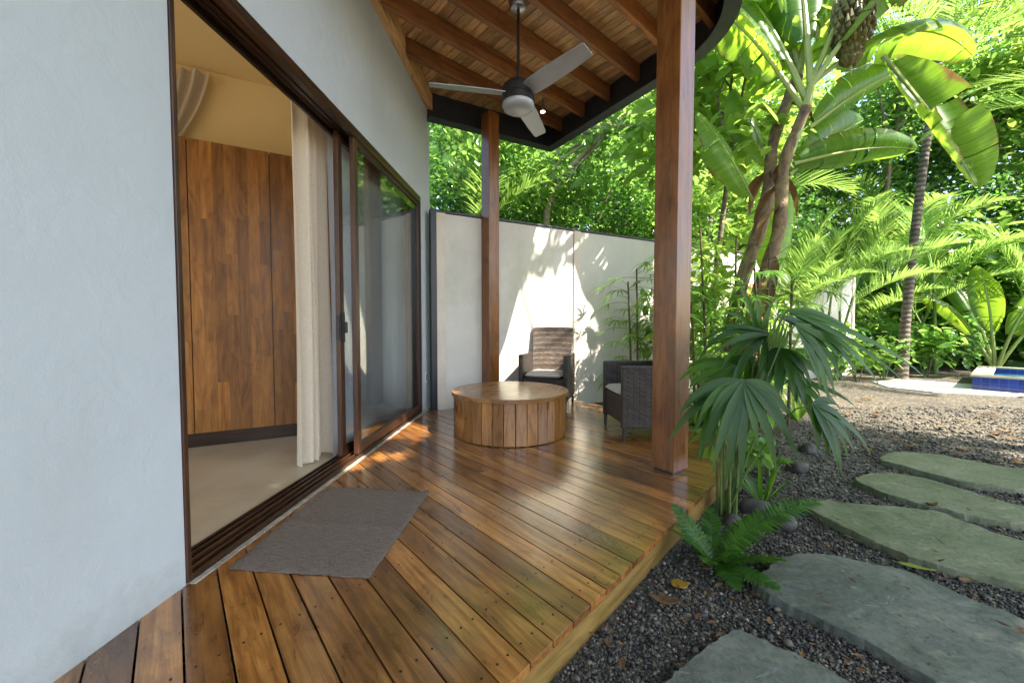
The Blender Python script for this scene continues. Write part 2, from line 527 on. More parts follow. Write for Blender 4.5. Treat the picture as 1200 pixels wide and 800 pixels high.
def slate_mat(name, a, b, c):
    m, nt, p = mat(name)
    L = nt.links.new
    tc = N(nt, 'ShaderNodeTexCoord')
    n1 = N(nt, 'ShaderNodeTexNoise', i_Scale=2.2, i_Detail=9, i_Roughness=.68, i_Distortion=.6); L(tc.outputs['Object'], n1.inputs['Vector'])
    r1 = ramp(nt, [(.30, a), (.5, b), (.68, c)]); L(n1.outputs[0], r1.inputs[0])
    n2 = N(nt, 'ShaderNodeTexNoise', i_Scale=45, i_Detail=5, i_Roughness=.7); L(tc.outputs['Object'], n2.inputs['Vector'])
    r2 = ramp(nt, [(.3, (.62, .62, .62)), (.52, (1, 1, 1)), (.75, (1.3, 1.3, 1.25))]); L(n2.outputs[0], r2.inputs[0])
    o = mul_rgb(nt, r1.outputs[0], r2.outputs[0])
    mp = N(nt, 'ShaderNodeMapping'); mp.inputs['Scale'].default_value = (2.5, 9, 2); mp.inputs['Rotation'].default_value = (0, 0, .7)
    L(tc.outputs['Object'], mp.inputs[0])
    n3 = N(nt, 'ShaderNodeTexNoise', i_Scale=1.3, i_Detail=8, i_Roughness=.6, i_Distortion=.8); L(mp.outputs[0], n3.inputs['Vector'])
    r3 = ramp(nt, [(.60, (1, 1, 1)), (.68, (1.55, 1.5, 1.4))]); L(n3.outputs[0], r3.inputs[0])
    o = mul_rgb(nt, o, r3.outputs[0])
    vo = N(nt, 'ShaderNodeTexVoronoi', i_Scale=11.0); L(tc.outputs['Object'], vo.inputs['Vector'])
    r4 = ramp(nt, [(.05, (.3, .28, .26)), (.085, (1, 1, 1))]); L(vo.outputs['Distance'], r4.inputs[0])
    o = mul_rgb(nt, o, r4.outputs[0], .8)
    L(o, p.inputs['Base Color']); p.inputs['Roughness'].default_value = .62; p.inputs['Specular IOR Level'].default_value = .35
    ad = N(nt, 'ShaderNodeMath', operation='MULTIPLY_ADD'); ad.inputs[1].default_value = .35; L(n2.outputs[0], ad.inputs[0]); L(n1.outputs[0], ad.inputs[2])
    bp = N(nt, 'ShaderNodeBump', i_Strength=.8, i_Distance=.012); L(ad.outputs[0], bp.inputs['Height']); L(bp.outputs[0], p.inputs['Normal'])
    return m


M['slate'] = slate_mat('grey_slate', (.062, .068, .055), (.112, .12, .094), (.17, .17, .135))
M['mossy_slate'] = slate_mat('mossy_slate', (.080, .092, .046), (.145, .158, .085), (.20, .20, .125))
M['rock'] = plain('grey_rock', (.055, .050, .042), rough=.75, var=.35, scale=9, bump=.5, bscale=25, bdist=.01)
M['soil'] = plain('dark_soil', (.045, .032, .022), rough=.95, var=.4, scale=14, bump=.8, bscale=60, bdist=.015)
M['cushion'] = plain('cushion_cloth', (.44, .40, .35), rough=.9, var=.06, scale=30, bump=.3, bscale=500, bdist=.001, spec=.2)
M['rim'] = plain('mossy_stone_rim', (.30, .29, .20), rough=.75, var=.2, scale=6)
M['coping'] = plain('pale_coping', (.46, .45, .40), rough=.7, var=.08, scale=3)
M['glass'] = glassmat('door_glass')
M['curtain'] = clothmat('beige_curtain', (.70, .61, .48), 0, .25)
M['sheer'] = clothmat('white_sheer', (.76, .79, .88), .06, .45)
M['sheer2'] = clothmat('thin_sheer', (.80, .83, .87), .08, .4)
M['bark'] = plain('tree_bark', (.16, .12, .08), rough=.9, var=.45, scale=14, bump=.7, bscale=40, bdist=.01)
M['palebark'] = plain('pale_bark', (.30, .26, .18), rough=.9, var=.35, scale=10, bump=.5, bscale=40, bdist=.008)
M['leaf_a'] = leafmat('leaf_mid_green', [(0, (.025, .085, .012)), (.5, (.065, .17, .022)), (.9, (.18, .32, .07)), (.97, (.30, .26, .06)), (1, (.34, .22, .07))], trans=(.36, .62, .11), tw=.5, rough=.28, spec=.6)
M['leaf_b'] = leafmat('leaf_dark_green', [(0, (.016, .058, .014)), (.5, (.042, .12, .025)), (1, (.12, .24, .06))], trans=(.24, .48, .09), tw=.45, rough=.28, spec=.6)
M['leaf_d'] = leafmat('leaf_deep_green', [(0, (.010, .038, .010)), (.5, (.028, .085, .018)), (.88, (.085, .19, .045)), (.96, (.26, .22, .06)), (1, (.30, .18, .06))], trans=(.15, .36, .05), tw=.42, rough=.26, spec=.65)
M['leaf_c'] = leafmat('leaf_yellow_green', [(0, (.075, .17, .015)), (.5, (.13, .27, .025)), (1, (.25, .40, .08))], trans=(.52, .74, .12), tw=.5, rough=.3, spec=.5)
M['banana'] = leafmat_veined('banana_leaf', [(0, (.035, .10, .012)), (.6, (.065, .155, .022)), (1, (.10, .20, .03))], trans=(.36, .60, .045), tw=.5, rough=.3)
M['palm'] = leafmat('palm_leaf', [(0, (.045, .12, .016)), (.5, (.09, .21, .028)), (1, (.21, .36, .08))], trans=(.44, .68, .13), tw=.45, rough=.25)
M['fan_palm'] = leafmat('fan_palm_leaf', [(0, (.016, .055, .007)), (.6, (.034, .10, .010)), (1, (.10, .22, .025))], trans=(.22, .48, .03), tw=.36, rough=.40, spec=.36)
M['rhapis'] = leafmat('lady_palm_leaf', [(0, (.035, .11, .016)), (.5, (.07, .18, .025)), (1, (.13, .27, .035))], trans=(.40, .64, .10), tw=.45, rough=.32)
M['fern'] = leafmat('fern_leaf', [(0, (.022, .068, .010)), (.6, (.046, .13, .016)), (1, (.10, .22, .028))], trans=(.18, .44, .04), tw=.34, rough=.32, spec=.5)
M['stem'] = plain('green_stem', (.10, .15, .035), rough=.45, var=.3, scale=12)
M['cane'] = plain('fibrous_cane', (.10, .065, .035), rough=.9, var=.5, scale=30, bump=.6, bscale=80)
M['midrib'] = plain('leaf_midrib', (.30, .36, .10), rough=.4, var=.15)
M['deadleaf'] = leafmat('dry_leaf', [(0, (.10, .045, .02)), (1, (.24, .13, .05))], trans=(.2, .1, .03), tw=.2, rough=.7)
M['yellowleaf'] = leafmat('yellow_leaf', [(0, (.48, .27, .03)), (1, (.62, .42, .05))], trans=(.5, .32, .03), tw=.25, rough=.5)
M['limeleaf'] = leafmat('lime_leaf', [(0, (.28, .36, .03)), (1, (.42, .48, .05))], trans=(.4, .5, .03), tw=.3, rough=.5)
M['fruit'] = plain('green_banana_fruit', (.13, .115, .03), rough=.5, var=.4, scale=14)


def banana_trunk_mat():
    m, nt, p = mat('banana_trunk')
    L = nt.links.new
    gc = attr(nt, 'gc')
    mp = N(nt, 'ShaderNodeMapping'); mp.inputs['Scale'].default_value = (5, 7, 7)
    L(gc.outputs['Vector'], mp.inputs[0])
    n1 = N(nt, 'ShaderNodeTexNoise', i_Scale=1.0, i_Detail=7, i_Roughness=.65, i_Distortion=1.4)
    L(mp.outputs[0], n1.inputs['Vector'])
    rp = ramp(nt, [(.30, (.05, .028, .014)), (.46, (.15, .085, .035)), (.58, (.24, .17, .06)), (.72, (.18, .20, .05))])
    L(n1.outputs[0], rp.inputs[0]); L(rp.outputs[0], p.inputs['Base Color'])
    p.inputs['Roughness'].default_value = .6
    bp = N(nt, 'ShaderNodeBump', i_Strength=.8, i_Distance=.02)
    L(n1.outputs[0], bp.inputs['Height']); L(bp.outputs[0], p.inputs['Normal'])
    return m


def palm_trunk_mat():
    m, nt, p = mat('ringed_palm_trunk')
    L = nt.links.new
    gc = attr(nt, 'gc')
    sx = N(nt, 'ShaderNodeSeparateXYZ'); L(gc.outputs['Vector'], sx.inputs[0])
    ns = N(nt, 'ShaderNodeTexNoise', i_Scale=6.0, i_Detail=5); L(gc.outputs['Vector'], ns.inputs['Vector'])
    ma = N(nt, 'ShaderNodeMath', operation='MULTIPLY_ADD'); ma.inputs[1].default_value = 62
    L(sx.outputs[0], ma.inputs[0])
    nb = N(nt, 'ShaderNodeMath', operation='MULTIPLY'); nb.inputs[1].default_value = 3.0
    L(ns.outputs[0], nb.inputs[0]); L(nb.outputs[0], ma.inputs[2])
    si = N(nt, 'ShaderNodeMath', operation='SINE'); L(ma.outputs[0], si.inputs[0])
    rp = ramp(nt, [(0.0, (.065, .048, .034)), (.3, (.115, .088, .062)), (1, (.16, .13, .095))])
    mr = N(nt, 'ShaderNodeMapRange'); mr.inputs[1].default_value = -1
    L(si.outputs[0], mr.inputs[0]); L(mr.outputs[0], rp.inputs[0])
    r2 = ramp(nt, [(.3, (.6, .6, .6)), (.7, (1.2, 1.2, 1.2))]); L(ns.outputs[0], r2.inputs[0])
    L(mul_rgb(nt, rp.outputs[0], r2.outputs[0]), p.inputs['Base Color'])
    p.inputs['Roughness'].default_value = .85
    bp = N(nt, 'ShaderNodeBump', i_Strength=.7, i_Distance=.01)
    L(si.outputs[0], bp.inputs['Height']); L(bp.outputs[0], p.inputs['Normal'])
    return m


def wicker_mat(name, dark, light, band=0.0):
    """woven strands from the grain coordinate: offset rows of flat cane, with rows of darker cane"""
    m, nt, p = mat(name)
    L = nt.links.new
    gc = attr(nt, 'gc')
    br = N(nt, 'ShaderNodeTexBrick', offset=.5)
    br.inputs['Scale'].default_value = 1.0
    br.inputs['Brick Width'].default_value = .034
    br.inputs['Row Height'].default_value = .013
    br.inputs['Mortar Size'].default_value = .0022
    br.inputs['Mortar Smooth'].default_value = .6
    br.inputs['Color1'].default_value = (*light, 1)
    br.inputs['Color2'].default_value = (*tuple(c * .45 for c in light), 1)
    br.inputs['Mortar'].default_value = (*dark, 1)
    L(gc.outputs['Vector'], br.inputs['Vector'])
    c = br.outputs[0]
    if band:
        sx = N(nt, 'ShaderNodeSeparateXYZ'); L(gc.outputs['Vector'], sx.inputs[0])
        mu = N(nt, 'ShaderNodeMath', operation='MULTIPLY'); mu.inputs[1].default_value = band; L(sx.outputs[1], mu.inputs[0])
        si = N(nt, 'ShaderNodeMath', operation='SINE'); L(mu.outputs[0], si.inputs[0])
        rp = ramp(nt, [(.35, (.55, .53, .55)), (.6, (1.0, 1.0, 1.0))]); L(si.outputs[0], rp.inputs[0])
        c = mul_rgb(nt, c, rp.outputs[0])
    L(c, p.inputs['Base Color'])
    p.inputs['Roughness'].default_value = .45
    bp = N(nt, 'ShaderNodeBump', i_Strength=.9, i_Distance=.004, invert=True)
    L(br.outputs['Fac'], bp.inputs['Height']); L(bp.outputs[0], p.inputs['Normal'])
    return m


def weave_mat():
    m, nt, p = mat('woven_mat')
    L = nt.links.new
    gc = attr(nt, 'gc')
    outs = []
    for sc in ((18, 420, 1), (330, 60, 1)):
        mp = N(nt, 'ShaderNodeMapping'); mp.inputs['Scale'].default_value = sc
        L(gc.outputs['Vector'], mp.inputs[0])
        nz = N(nt, 'ShaderNodeTexNoise', i_Scale=1.0, i_Detail=3); L(mp.outputs[0], nz.inputs['Vector'])
        outs.append(nz.outputs[0])
    ad = N(nt, 'ShaderNodeMath', operation='ADD'); L(outs[0], ad.inputs[0]); L(outs[1], ad.inputs[1])
    rp = ramp(nt, [(.36, (.10, .078, .064)), (.5, (.165, .130, .106)), (.64, (.245, .198, .164))])
    hf = N(nt, 'ShaderNodeMath', operation='MULTIPLY'); hf.inputs[1].default_value = .5
    L(ad.outputs[0], hf.inputs[0]); L(hf.outputs[0], rp.inputs[0]); L(rp.outputs[0], p.inputs['Base Color'])
    p.inputs['Roughness'].default_value = .95; p.inputs['Specular IOR Level'].default_value = .15
    bp = N(nt, 'ShaderNodeBump', i_Strength=.9, i_Distance=.003); L(ad.outputs[0], bp.inputs['Height']); L(bp.outputs[0], p.inputs['Normal'])
    return m


def gravel_ground_mat():
    m, nt, p = mat('gravel_ground')
    L = nt.links.new
    tc = N(nt, 'ShaderNodeTexCoord')
    vo = N(nt, 'ShaderNodeTexVoronoi', i_Scale=48.0); L(tc.outputs['Object'], vo.inputs['Vector'])
    sp = N(nt, 'ShaderNodeSeparateColor'); L(vo.outputs['Color'], sp.inputs[0])
    rp = ramp(nt, [(0, (.024, .021, .017)), (.45, (.072, .061, .046)), (.8, (.135, .115, .086)), (1, (.25, .22, .17))])
    L(sp.outputs[0], rp.inputs[0])
    nz = N(nt, 'ShaderNodeTexNoise', i_Scale=.7, i_Detail=6); L(tc.outputs['Object'], nz.inputs['Vector'])
    r2 = ramp(nt, [(.35, (.7, .68, .66)), (.65, (1.15, 1.08, .95))]); L(nz.outputs[0], r2.inputs[0])
    L(mul_rgb(nt, rp.outputs[0], r2.outputs[0]), p.inputs['Base Color'])
    p.inputs['Roughness'].default_value = .85
    bp = N(nt, 'ShaderNodeBump', i_Strength=1.0, i_Distance=.012, invert=True)
    L(vo.outputs['Distance'], bp.inputs['Height']); L(bp.outputs[0], p.inputs['Normal'])
    return m


def pebble_mat():
    m, nt, p = mat('crushed_gravel')
    L = nt.links.new
    rn = attr(nt, 'rnd')
    rp = ramp(nt, [(0, (.013, .0115, .010)), (.35, (.031, .028, .024)), (.62, (.058, .051, .040)), (.84, (.098, .085, .063)), (.95, (.155, .135, .10)), (1, (.30, .27, .22))])
    L(rn.outputs['Fac'], rp.inputs[0]); L(rp.outputs[0], p.inputs['Base Color'])
    p.inputs['Roughness'].default_value = .6
    return m


def tile_mat():
    m, nt, p = mat('blue_pool_tile')
    L = nt.links.new
    gc = attr(nt, 'gc')
    br = N(nt, 'ShaderNodeTexBrick', offset=0.0)
    br.inputs['Scale'].default_value = 1.0
    br.inputs['Brick Width'].default_value = .10
    br.inputs['Row Height'].default_value = .10
    br.inputs['Mortar Size'].default_value = .004
    br.inputs['Color1'].default_value = (.010, .03, .20, 1)
    br.inputs['Color2'].default_value = (.018, .06, .34, 1)
    br.inputs['Mortar'].default_value = (.05, .09, .26, 1)
    L(gc.outputs['Vector'], br.inputs['Vector']); L(br.outputs[0], p.inputs['Base Color'])
    p.inputs['Roughness'].default_value = .12
    return m


def water_mat():
    m, nt, p = mat('pool_water')
    p.inputs['Base Color'].default_value = (.05, .22, .32, 1)
    p.inputs['Roughness'].default_value = .05
    nz = N(nt, 'ShaderNodeTexNoise', i_Scale=5.0, i_Detail=2)
    bp = N(nt, 'ShaderNodeBump', i_Strength=.2, i_Distance=.02)
    nt.links.new(nz.outputs[0], bp.inputs['Height']); nt.links.new(bp.outputs[0], p.inputs['Normal'])
    return m


def bulb_mat():
    m, nt, p = mat('lit_bulb')
    p.inputs['Emission Color'].default_value = (1, .82, .55, 1)
    p.inputs['Emission Strength'].default_value = 6.0
    return m


M['banana_trunk'] = banana_trunk_mat()
M['palm_trunk'] = palm_trunk_mat()
M['wicker'] = wicker_mat('dark_wicker', (.008, .007, .008), (.075, .058, .050))
M['wicker_back'] = wicker_mat('two_tone_wicker', (.010, .009, .010), (.30, .225, .16), band=95)
M['weave'] = weave_mat()
M['ground'] = gravel_ground_mat()
M['pebble'] = pebble_mat()
M['tile'] = tile_mat()
M['water'] = water_mat()
M['bulb'] = bulb_mat()

# ------------------------------------------------------------------ ground
mb = MB()
mb.prism([(-60, -40), (70, -40), (70, 90), (-60, 90)], GZ - .3, GZ)
g = mb.build('ground', M['ground']); tag(g, 'grey gravel ground of the garden', 'ground', kind='structure')

mb = MB(); mb.prism([(-24, -9), (-6.3, -9), (-6.3, 6), (-24, 6)], GZ - .05, GZ + .06)  # unseen pale slab added to bounce sunlight onto the room ceiling
o = mb.build('reflector', M['coping']); tag(o, 'pale slab added beyond the house to bounce light indoors', 'reflector', kind='structure')
# ------------------------------------------------------------------ plan lines
FA = Vector((0.0721, 0.9974, 0)).normalized()       # along the facade, away from the camera
FI = Vector((-FA.y, FA.x, 0))                       # into the room
F0 = Vector((-1.262, 1.498, 0))                      # left jamb of the sliding door


def fp(t, d=0.0, z=0.0):
    """facade coordinates: t along, d into the room, z up"""
    return F0 + FA * t + FI * d + Vector((0, 0, z))


DE = Vector((0.674, 0.7387, 0)).normalized()          # deck front edge
BD = Vector((-0.649, 0.760, 0)).normalized()         # deck boards
WA = Vector((-0.93, 4.75, 0)); WD = Vector((0.8888, 0.4583, 0)).normalized()   # garden wall
WN = Vector((WD.y, -WD.x, 0))                        # wall normal towards the porch


def isect(p, d, q, e):
    det = d.x * (-e.y) + e.x * d.y
    w = q - p
    t = (w.x * (-e.y) + e.x * w.y) / det
    return p + d * t


def fillet(c, d1, d2, r, n=14):
    """corner c, leaving dirs d1, d2: arc points from the d1 side to the d2 side"""
    d1, d2 = d1.normalized(), d2.normalized()
    ang = math.acos(d1.dot(d2))
    tl = r / math.tan(ang / 2)
    bis = (d1 + d2).normalized()
    o = c + bis * (r / math.sin(ang / 2))
    a, b = c + d1 * tl - o, c + d2 * tl - o
    tot = a.angle(b)
    ax = a.cross(b).normalized()
    return [o + Matrix.Rotation(tot * i / n, 3, ax) @ a for i in range(n + 1)]


def outline(front_p, right_p, right_d, r, wall_gap):
    corner = isect(front_p, DE, right_p, right_d)
    q0 = isect(front_p, DE, fp(0), FA)
    wline = WA + WN * wall_gap
    q1 = isect(right_p, right_d, wline, WD)
    q2 = isect(wline, WD, fp(0), FA)
    arc = fillet(corner, -DE, -right_d, r)
    return [q0] + arc + [q1, q2], q0, arc, q1, q2


deck_poly, dq0, darc, dq1, dq2 = outline(Vector((0, 1.081, 0)), Vector((1.18, 4.9, 0)), Vector((.56, -.828, 0)).normalized(), .85, .06)
roof_poly, rq0, rarc, rq1, rq2 = outline(Vector((0.0, 1.10, 0)), Vector((1.52, 4.13, 0)), Vector((.526, -.851, 0)).normalized(), .9, -.0)
RB = Vector((.55, 5.70, 0)); RA = Vector((-1.018, 4.86, 0))
ZF, ZB, ZC = 3.45, 3.62, 3.79     # flange underside, beam underside, ceiling boards underside
roof_poly = [rq0] + rarc + [RB, RA]

# ------------------------------------------------------------------ house
house = thing('house', 'white rendered house wall with a wide open sliding door', 'house')
TO, ZO = 3.06, 2.46
ts, zs = [-3.2, 0, TO, 3.46], [GZ, 0.0, ZO, 4.6]
mb = MB()


def cell(t0, t1, z0, z1, d=0.0):
    mb.add([fp(t0, d, z0), fp(t1, d, z0), fp(t1, d, z1), fp(t0, d, z1)], [(0, 1, 2, 3)], r=.5)


vs, fs, idx = [], [], {}
for d in (0.0, .2):
    for i, t in enumerate(ts):
        for j, z in enumerate(zs):
            idx[(d, i, j)] = len(vs); vs.append(fp(t, d, z))
for d in (0.0, .2):
    for i in range(3):
        for j in range(3):
            if (i, j) == (1, 1): continue
            fs.append((idx[(d, i, j)], idx[(d, i + 1, j)], idx[(d, i + 1, j + 1)], idx[(d, i, j + 1)]))


def rim(i0, j0, i1, j1):
    fs.append((idx[(0.0, i0, j0)], idx[(0.0, i1, j1)], idx[(.2, i1, j1)], idx[(.2, i0, j0)]))


for i in range(3): rim(i, 0, i + 1, 0); rim(i, 3, i + 1, 3)
for j in range(3): rim(0, j, 0, j + 1); rim(3, j, 3, j + 1)
rim(1, 1, 2, 1); rim(1, 2, 2, 2); rim(1, 1, 1, 2); rim(2, 1, 2, 2)
mb.add(vs, fs, r=.5)
mb.build('facade_wall', M['white_wall'], house)
# end wall and rear shell
mb = MB()
mb.hexa([fp(3.22, .202, GZ), fp(3.458, .202, GZ), fp(3.458, 4.5, GZ), fp(3.22, 4.5, GZ), fp(3.22, .202, 4.6), fp(3.458, .202, 4.6), fp(3.458, 4.5, 4.6), fp(3.22, 4.5, 4.6)], r=.5)
mb.build('end_wall', M['white_wall'], house)
mb = MB()
mb.hexa([fp(-3.3, -.02, 4.602), fp(3.5, -.02, 4.602), fp(3.5, 4.6, 4.602), fp(-3.3, 4.6, 4.602), fp(-3.3, -.02, 4.8), fp(3.5, -.02, 4.8), fp(3.5, 4.6, 4.8), fp(-3.3, 4.6, 4.8)], r=.5)
mb.build('roof_slab', M['white_wall'], house)
# room inside
ZR = 3.25
WR0, WRD = Vector((-2.651, 3.194, 0)), Vector((.747, .402, 0)).normalized()   # foot line of the wardrobe
WRN = Vector((-WRD.y, WRD.x, 0))                                             # away from the camera
mb = MB()
mb.hexa([fp(-3.19, .202, -.1), fp(3.06, .202, -.1), fp(3.06, 4.5, -.1), fp(-3.19, 4.5, -.1), fp(-3.19, .202, -.002), fp(3.06, .202, -.002), fp(3.06, 4.5, -.002), fp(-3.19, 4.5, -.002)], r=.5)
mb.build('room_floor', M['floor'], house)
mb = MB()
mb.hexa([fp(-3.19, .202, ZR), fp(3.06, .202, ZR), fp(3.06, 4.5, ZR), fp(-3.19, 4.5, ZR), fp(-3.19, .202, ZR + .1), fp(3.06, .202, ZR + .1), fp(3.06, 4.5, ZR + .1), fp(-3.19, 4.5, ZR + .1)], r=.5)
mb.build('room_ceiling', M['cream_ceiling'], house)
mb = MB()
bw0 = WR0 + WRN * .42
mb.bar(bw0 - WRD * 3.2 + Vector((0, 0, ZR / 2)), bw0 + WRD * 1.28 + Vector((0, 0, ZR / 2)), .1, ZR - .004, r=.5)
mb.build('room_back_wall', M['cream'], house)
# far side of the room: a wall with a tall daylight window in it
mb = MB()
for (t0, t1, z0, z1) in ((-3.19, -2.9, 0, ZR), (-2.9, .6, 2.95, ZR), (.6, 1.2, 0, ZR)):
    mb.hexa([fp(t0, 4.38, z0), fp(t1, 4.38, z0), fp(t1, 4.5, z0), fp(t0, 4.5, z0), fp(t0, 4.38, z1 - .003), fp(t1, 4.38, z1 - .003), fp(t1, 4.5, z1 - .003), fp(t0, 4.5, z1 - .003)], r=.5)
mb.build('room_side_wall', M['cream'], house)
mb = MB()
for (d0, d1, z0, z1) in ((.202, .5, 0, ZR), (.5, 4.0, 2.95, ZR), (4.0, 4.37, 0, ZR)):  # opening in this unseen wall is shaped to light the wardrobe
    mb.hexa([fp(-3.198, d0, z0), fp(-3.08, d0, z0), fp(-3.08, d1, z0), fp(-3.198, d1, z0), fp(-3.198, d0, z1 - .003), fp(-3.08, d0, z1 - .003), fp(-3.08, d1, z1 - .003), fp(-3.198, d1, z1 - .003)], r=.5)
mb.build('room_near_wall', M['cream'], house)
# door frame and sill tracks
mb = MB()
fd0, fd1 = -.008, .17
def fbox(mbx, t0, t1, d0, d1, z0, z1, r=None):
    mbx.hexa([fp(t0, d0, z0), fp(t1, d0, z0), fp(t1, d1, z0), fp(t0, d1, z0), fp(t0, d0, z1), fp(t1, d0, z1), fp(t1, d1, z1), fp(t0, d1, z1)], r)
fbox(mb, .002, .022, fd0, fd1, .004, ZO - .002)
fbox(mb, TO - .03, TO - .002, fd0, fd1, .004, ZO - .002)
for (d0, d1, h) in ((fd0, .03, .0), (.034, .052, .02), (.075, .092, .02), (.115, .132, .02), (.15, fd1, 0)):
    fbox(mb, .024, TO - .032, d0, d1, ZO - .075 + h * 1.5, ZO - .04)
fbox(mb, .024, TO - .032, fd0, fd1, ZO - .038, ZO - .004)
dframe = mb.build('door_frame', M['doorwood'], house, bevel=.003)
mb = MB()
fbox(mb, .024, TO - .032, -.006, fd1, .002, .010)
for d in (.0, .04, .085, .125, .16):
    fbox(mb, .024, TO - .032, d - .006, d + .006, .0105, .03)
mb.build('sill_track', M['doorwood'], house, bevel=.002)
mb = MB()
fbox(mb, 0.01, TO + .39, -.03, -.002, GZ + .01, .004)
mb.build('threshold', M['threshold'], house)
# fixed panel and the open panel slid behind it
def panel(name, t0, t1, d0, handle=False):
    root = MB(); w = .06
    z0, z1 = .032, ZO - .05
    fbox(root, t0, t0 + w, d0, d0 + .036, z0, z1)
    fbox(root, t1 - w * .55, t1, d0, d0 + .036, z0, z1)
    fbox(root, t0 + w + .001, t1 - w * .55 - .001, d0 + .002, d0 + .034, z1 - .06, z1)
    fbox(root, t0 + w + .001, t1 - w * .55 - .001, d0 + .002, d0 + .034, z0, z0 + .075)
    o = root.build(name, M['doorwood'], house, bevel=.003)
    gl = MB(); fbox(gl, t0 + w - .01, t1 - w * .55 + .01, d0 + .014, d0 + .020, z0 + .06, z1 - .05)
    gl.build('glass_pane', M['glass'], o)
    if handle:
        h = MB()
        fbox(h, t0 + .018, t0 + .05, d0 - .012, d0 - .001, .88, 1.10)
        fbox(h, t0 - .012, t0 - .001, d0 + .004, d0 + .03, .9, 1.08)
        fbox(h, t0 + .026, t0 + .042, d0 - .035, d0 - .013, .95, 1.03)
        h.build('handle', M['plastic_black'], o, bevel=.003)
    return o
panel('fixed_glass_panel', 1.47, TO - .032, .005)
panel('sliding_glass_door', 1.41, TO - .10, .098, handle=True)
mb = MB()
fbox(mb, 3.20, 3.27, -.008, -.001, .33, .45)
ou = mb.build('power_outlet', M['outlet'], house, bevel=.003)
mb = MB()
fbox(mb, 3.22, 3.25, -.011, -.0085, .35, .43)
mb.build('socket', M['plastic_black'], ou)

# wardrobe
wr = thing('wardrobe', 'tall built-in wardrobe of mixed teak planks inside the room', 'wardrobe', (WR0.x, WR0.y, 0))
LM = Matrix.Translation(WR0)
def wp(s, d, z): return WR0 + WRD * s + WRN * d + Vector((0, 0, z))
def wbox(mbx, s0, s1, d0, d1, z0, z1, r=None):
    mbx.hexa([wp(s0, d0, z0), wp(s1, d0, z0), wp(s1, d1, z0), wp(s0, d1, z0), wp(s0, d0, z1), wp(s1, d0, z1), wp(s1, d1, z1), wp(s0, d1, z1)], r)
rw = random.Random(4)
for (s0, s1) in ((-1.3, -.56), (-.553, .055), (.062, .62), (.627, 1.1)):
    mb = MB()
    nc = max(3, round((s1 - s0) / .078)); cw = (s1 - s0) / nc
    for c in range(nc):
        z = .12; z -= 0
        first = True
        while z < 2.499:
            ln = rw.uniform(.35, 1.3) * (rw.uniform(.3, 1) if first else 1)
            first = False
            z2 = min(2.5, z + ln)
            if 2.5 - z2 < .2: z2 = 2.5
            wbox(mb, s0 + c * cw, s0 + (c + 1) * cw, .0, .022, z, z2, rw.random())
            z = z2
    mb.build('wardrobe_door', M['wardrobe'], wr, local=LM)
mb = MB(); wbox(mb, -1.3, 1.1, .03, .36, .12, 2.495); mb.build('carcass', M['doorwood'], wr, local=LM)
mb = MB(); wbox(mb, -1.3, 1.1, .035, .36, .0, .119); mb.build('plinth', M['doorwood'], wr, local=LM)

# curtains
def curtain(name, m, t0, t1, d, z0, z1, folds, amp, label, seed, pinch=0.0, group=None):
    rr = random.Random(seed)
    nt_, nz = folds * 10, 26
    ph = [rr.uniform(0, 6.28) for _ in range(6)]
    v, f = [], []
    for j in range(nz + 1):
        zz = j / nz
        for i in range(nt_ + 1):
            u = i / nt_
            a = u * folds * 2 * math.pi
            ww = amp * (.55 + .45 * math.sin(u * 9 + ph[0])) * (1.15 - .35 * zz)
            off = ww * math.sin(a + .5 * math.sin(zz * 3 + ph[1] + u * 4)) + amp * .35 * math.sin(a * .43 + ph[2] + zz * 1.3)
            tt = t0 + (t1 - t0) * u
            tt += pinch * math.sin(math.pi * zz) * (.5 - u) * (t1 - t0) + .012 * math.sin(zz * 5 + ph[3]) * (1 - zz)
            z = z0 + (z1 - z0) * zz + (.012 * math.sin(u * 11 + ph[4]) if j == 0 else 0)
            p = fp(tt, d + off, z); v.append(tuple(p))
    for j in range(nz):
        for i in range(nt_):
            a = j * (nt_ + 1) + i
            f.append((a, a + 1, a + nt_ + 2, a + nt_ + 1))
    me = mesh_np(name, v, f, [0.5] * len(v), m)
    o = link_obj(name, me)
    return tag(o, label, 'curtain', group)
curtain('curtain', M['curtain'], 1.25, 1.57, .31, .012, 2.75, 4, .055, 'beige curtain gathered beside the open sliding door', 2, .2)
curtain('curtain', M['sheer'], 1.44, 1.80, .20, .012, 2.75, 4, .035, 'pale blue white curtain bunched between beige curtain and door stile', 5, .1)
curtain('curtain', M['sheer2'], 1.80, 3.0, .21, .012, 2.75, 13, .04, 'thin sheer curtain hanging behind the fixed glass panel', 9)
# drape tied back high on the room's back wall
v, f = [], []
nu, nv = 40, 22
for j in range(nv + 1):
    z = j / nv                                    # 0 at the top
    for i in range(nu + 1):
        u = i / nu
        wdt = .52 * (1 - .62 * z ** 1.3)
        sx = -.34 + u * wdt - .10 * z + .03 * math.sin(z * 3)
        dd = .09 + .035 * math.sin(u * 5.2 * 6.283 + z * 1.5) * (1 - .4 * z) + .02 * math.sin(u * 9)
        p = bw0 + WRD * sx - WRN * dd + Vector((0, 0, 3.2 - .92 * z - .10 * u * (1 - z) * z))
        v.append(tuple(p))
for j in range(nv):
    for i in range(nu):
        a = j * (nu + 1) + i
        f.append((a, a + 1, a + nu + 2, a + nu + 1))
o = link_obj('curtain', mesh_np('curtain', v, f, [.5] * len(v), M['curtain'])); tag(o, 'beige drape tied back high above the wardrobe', 'curtain')

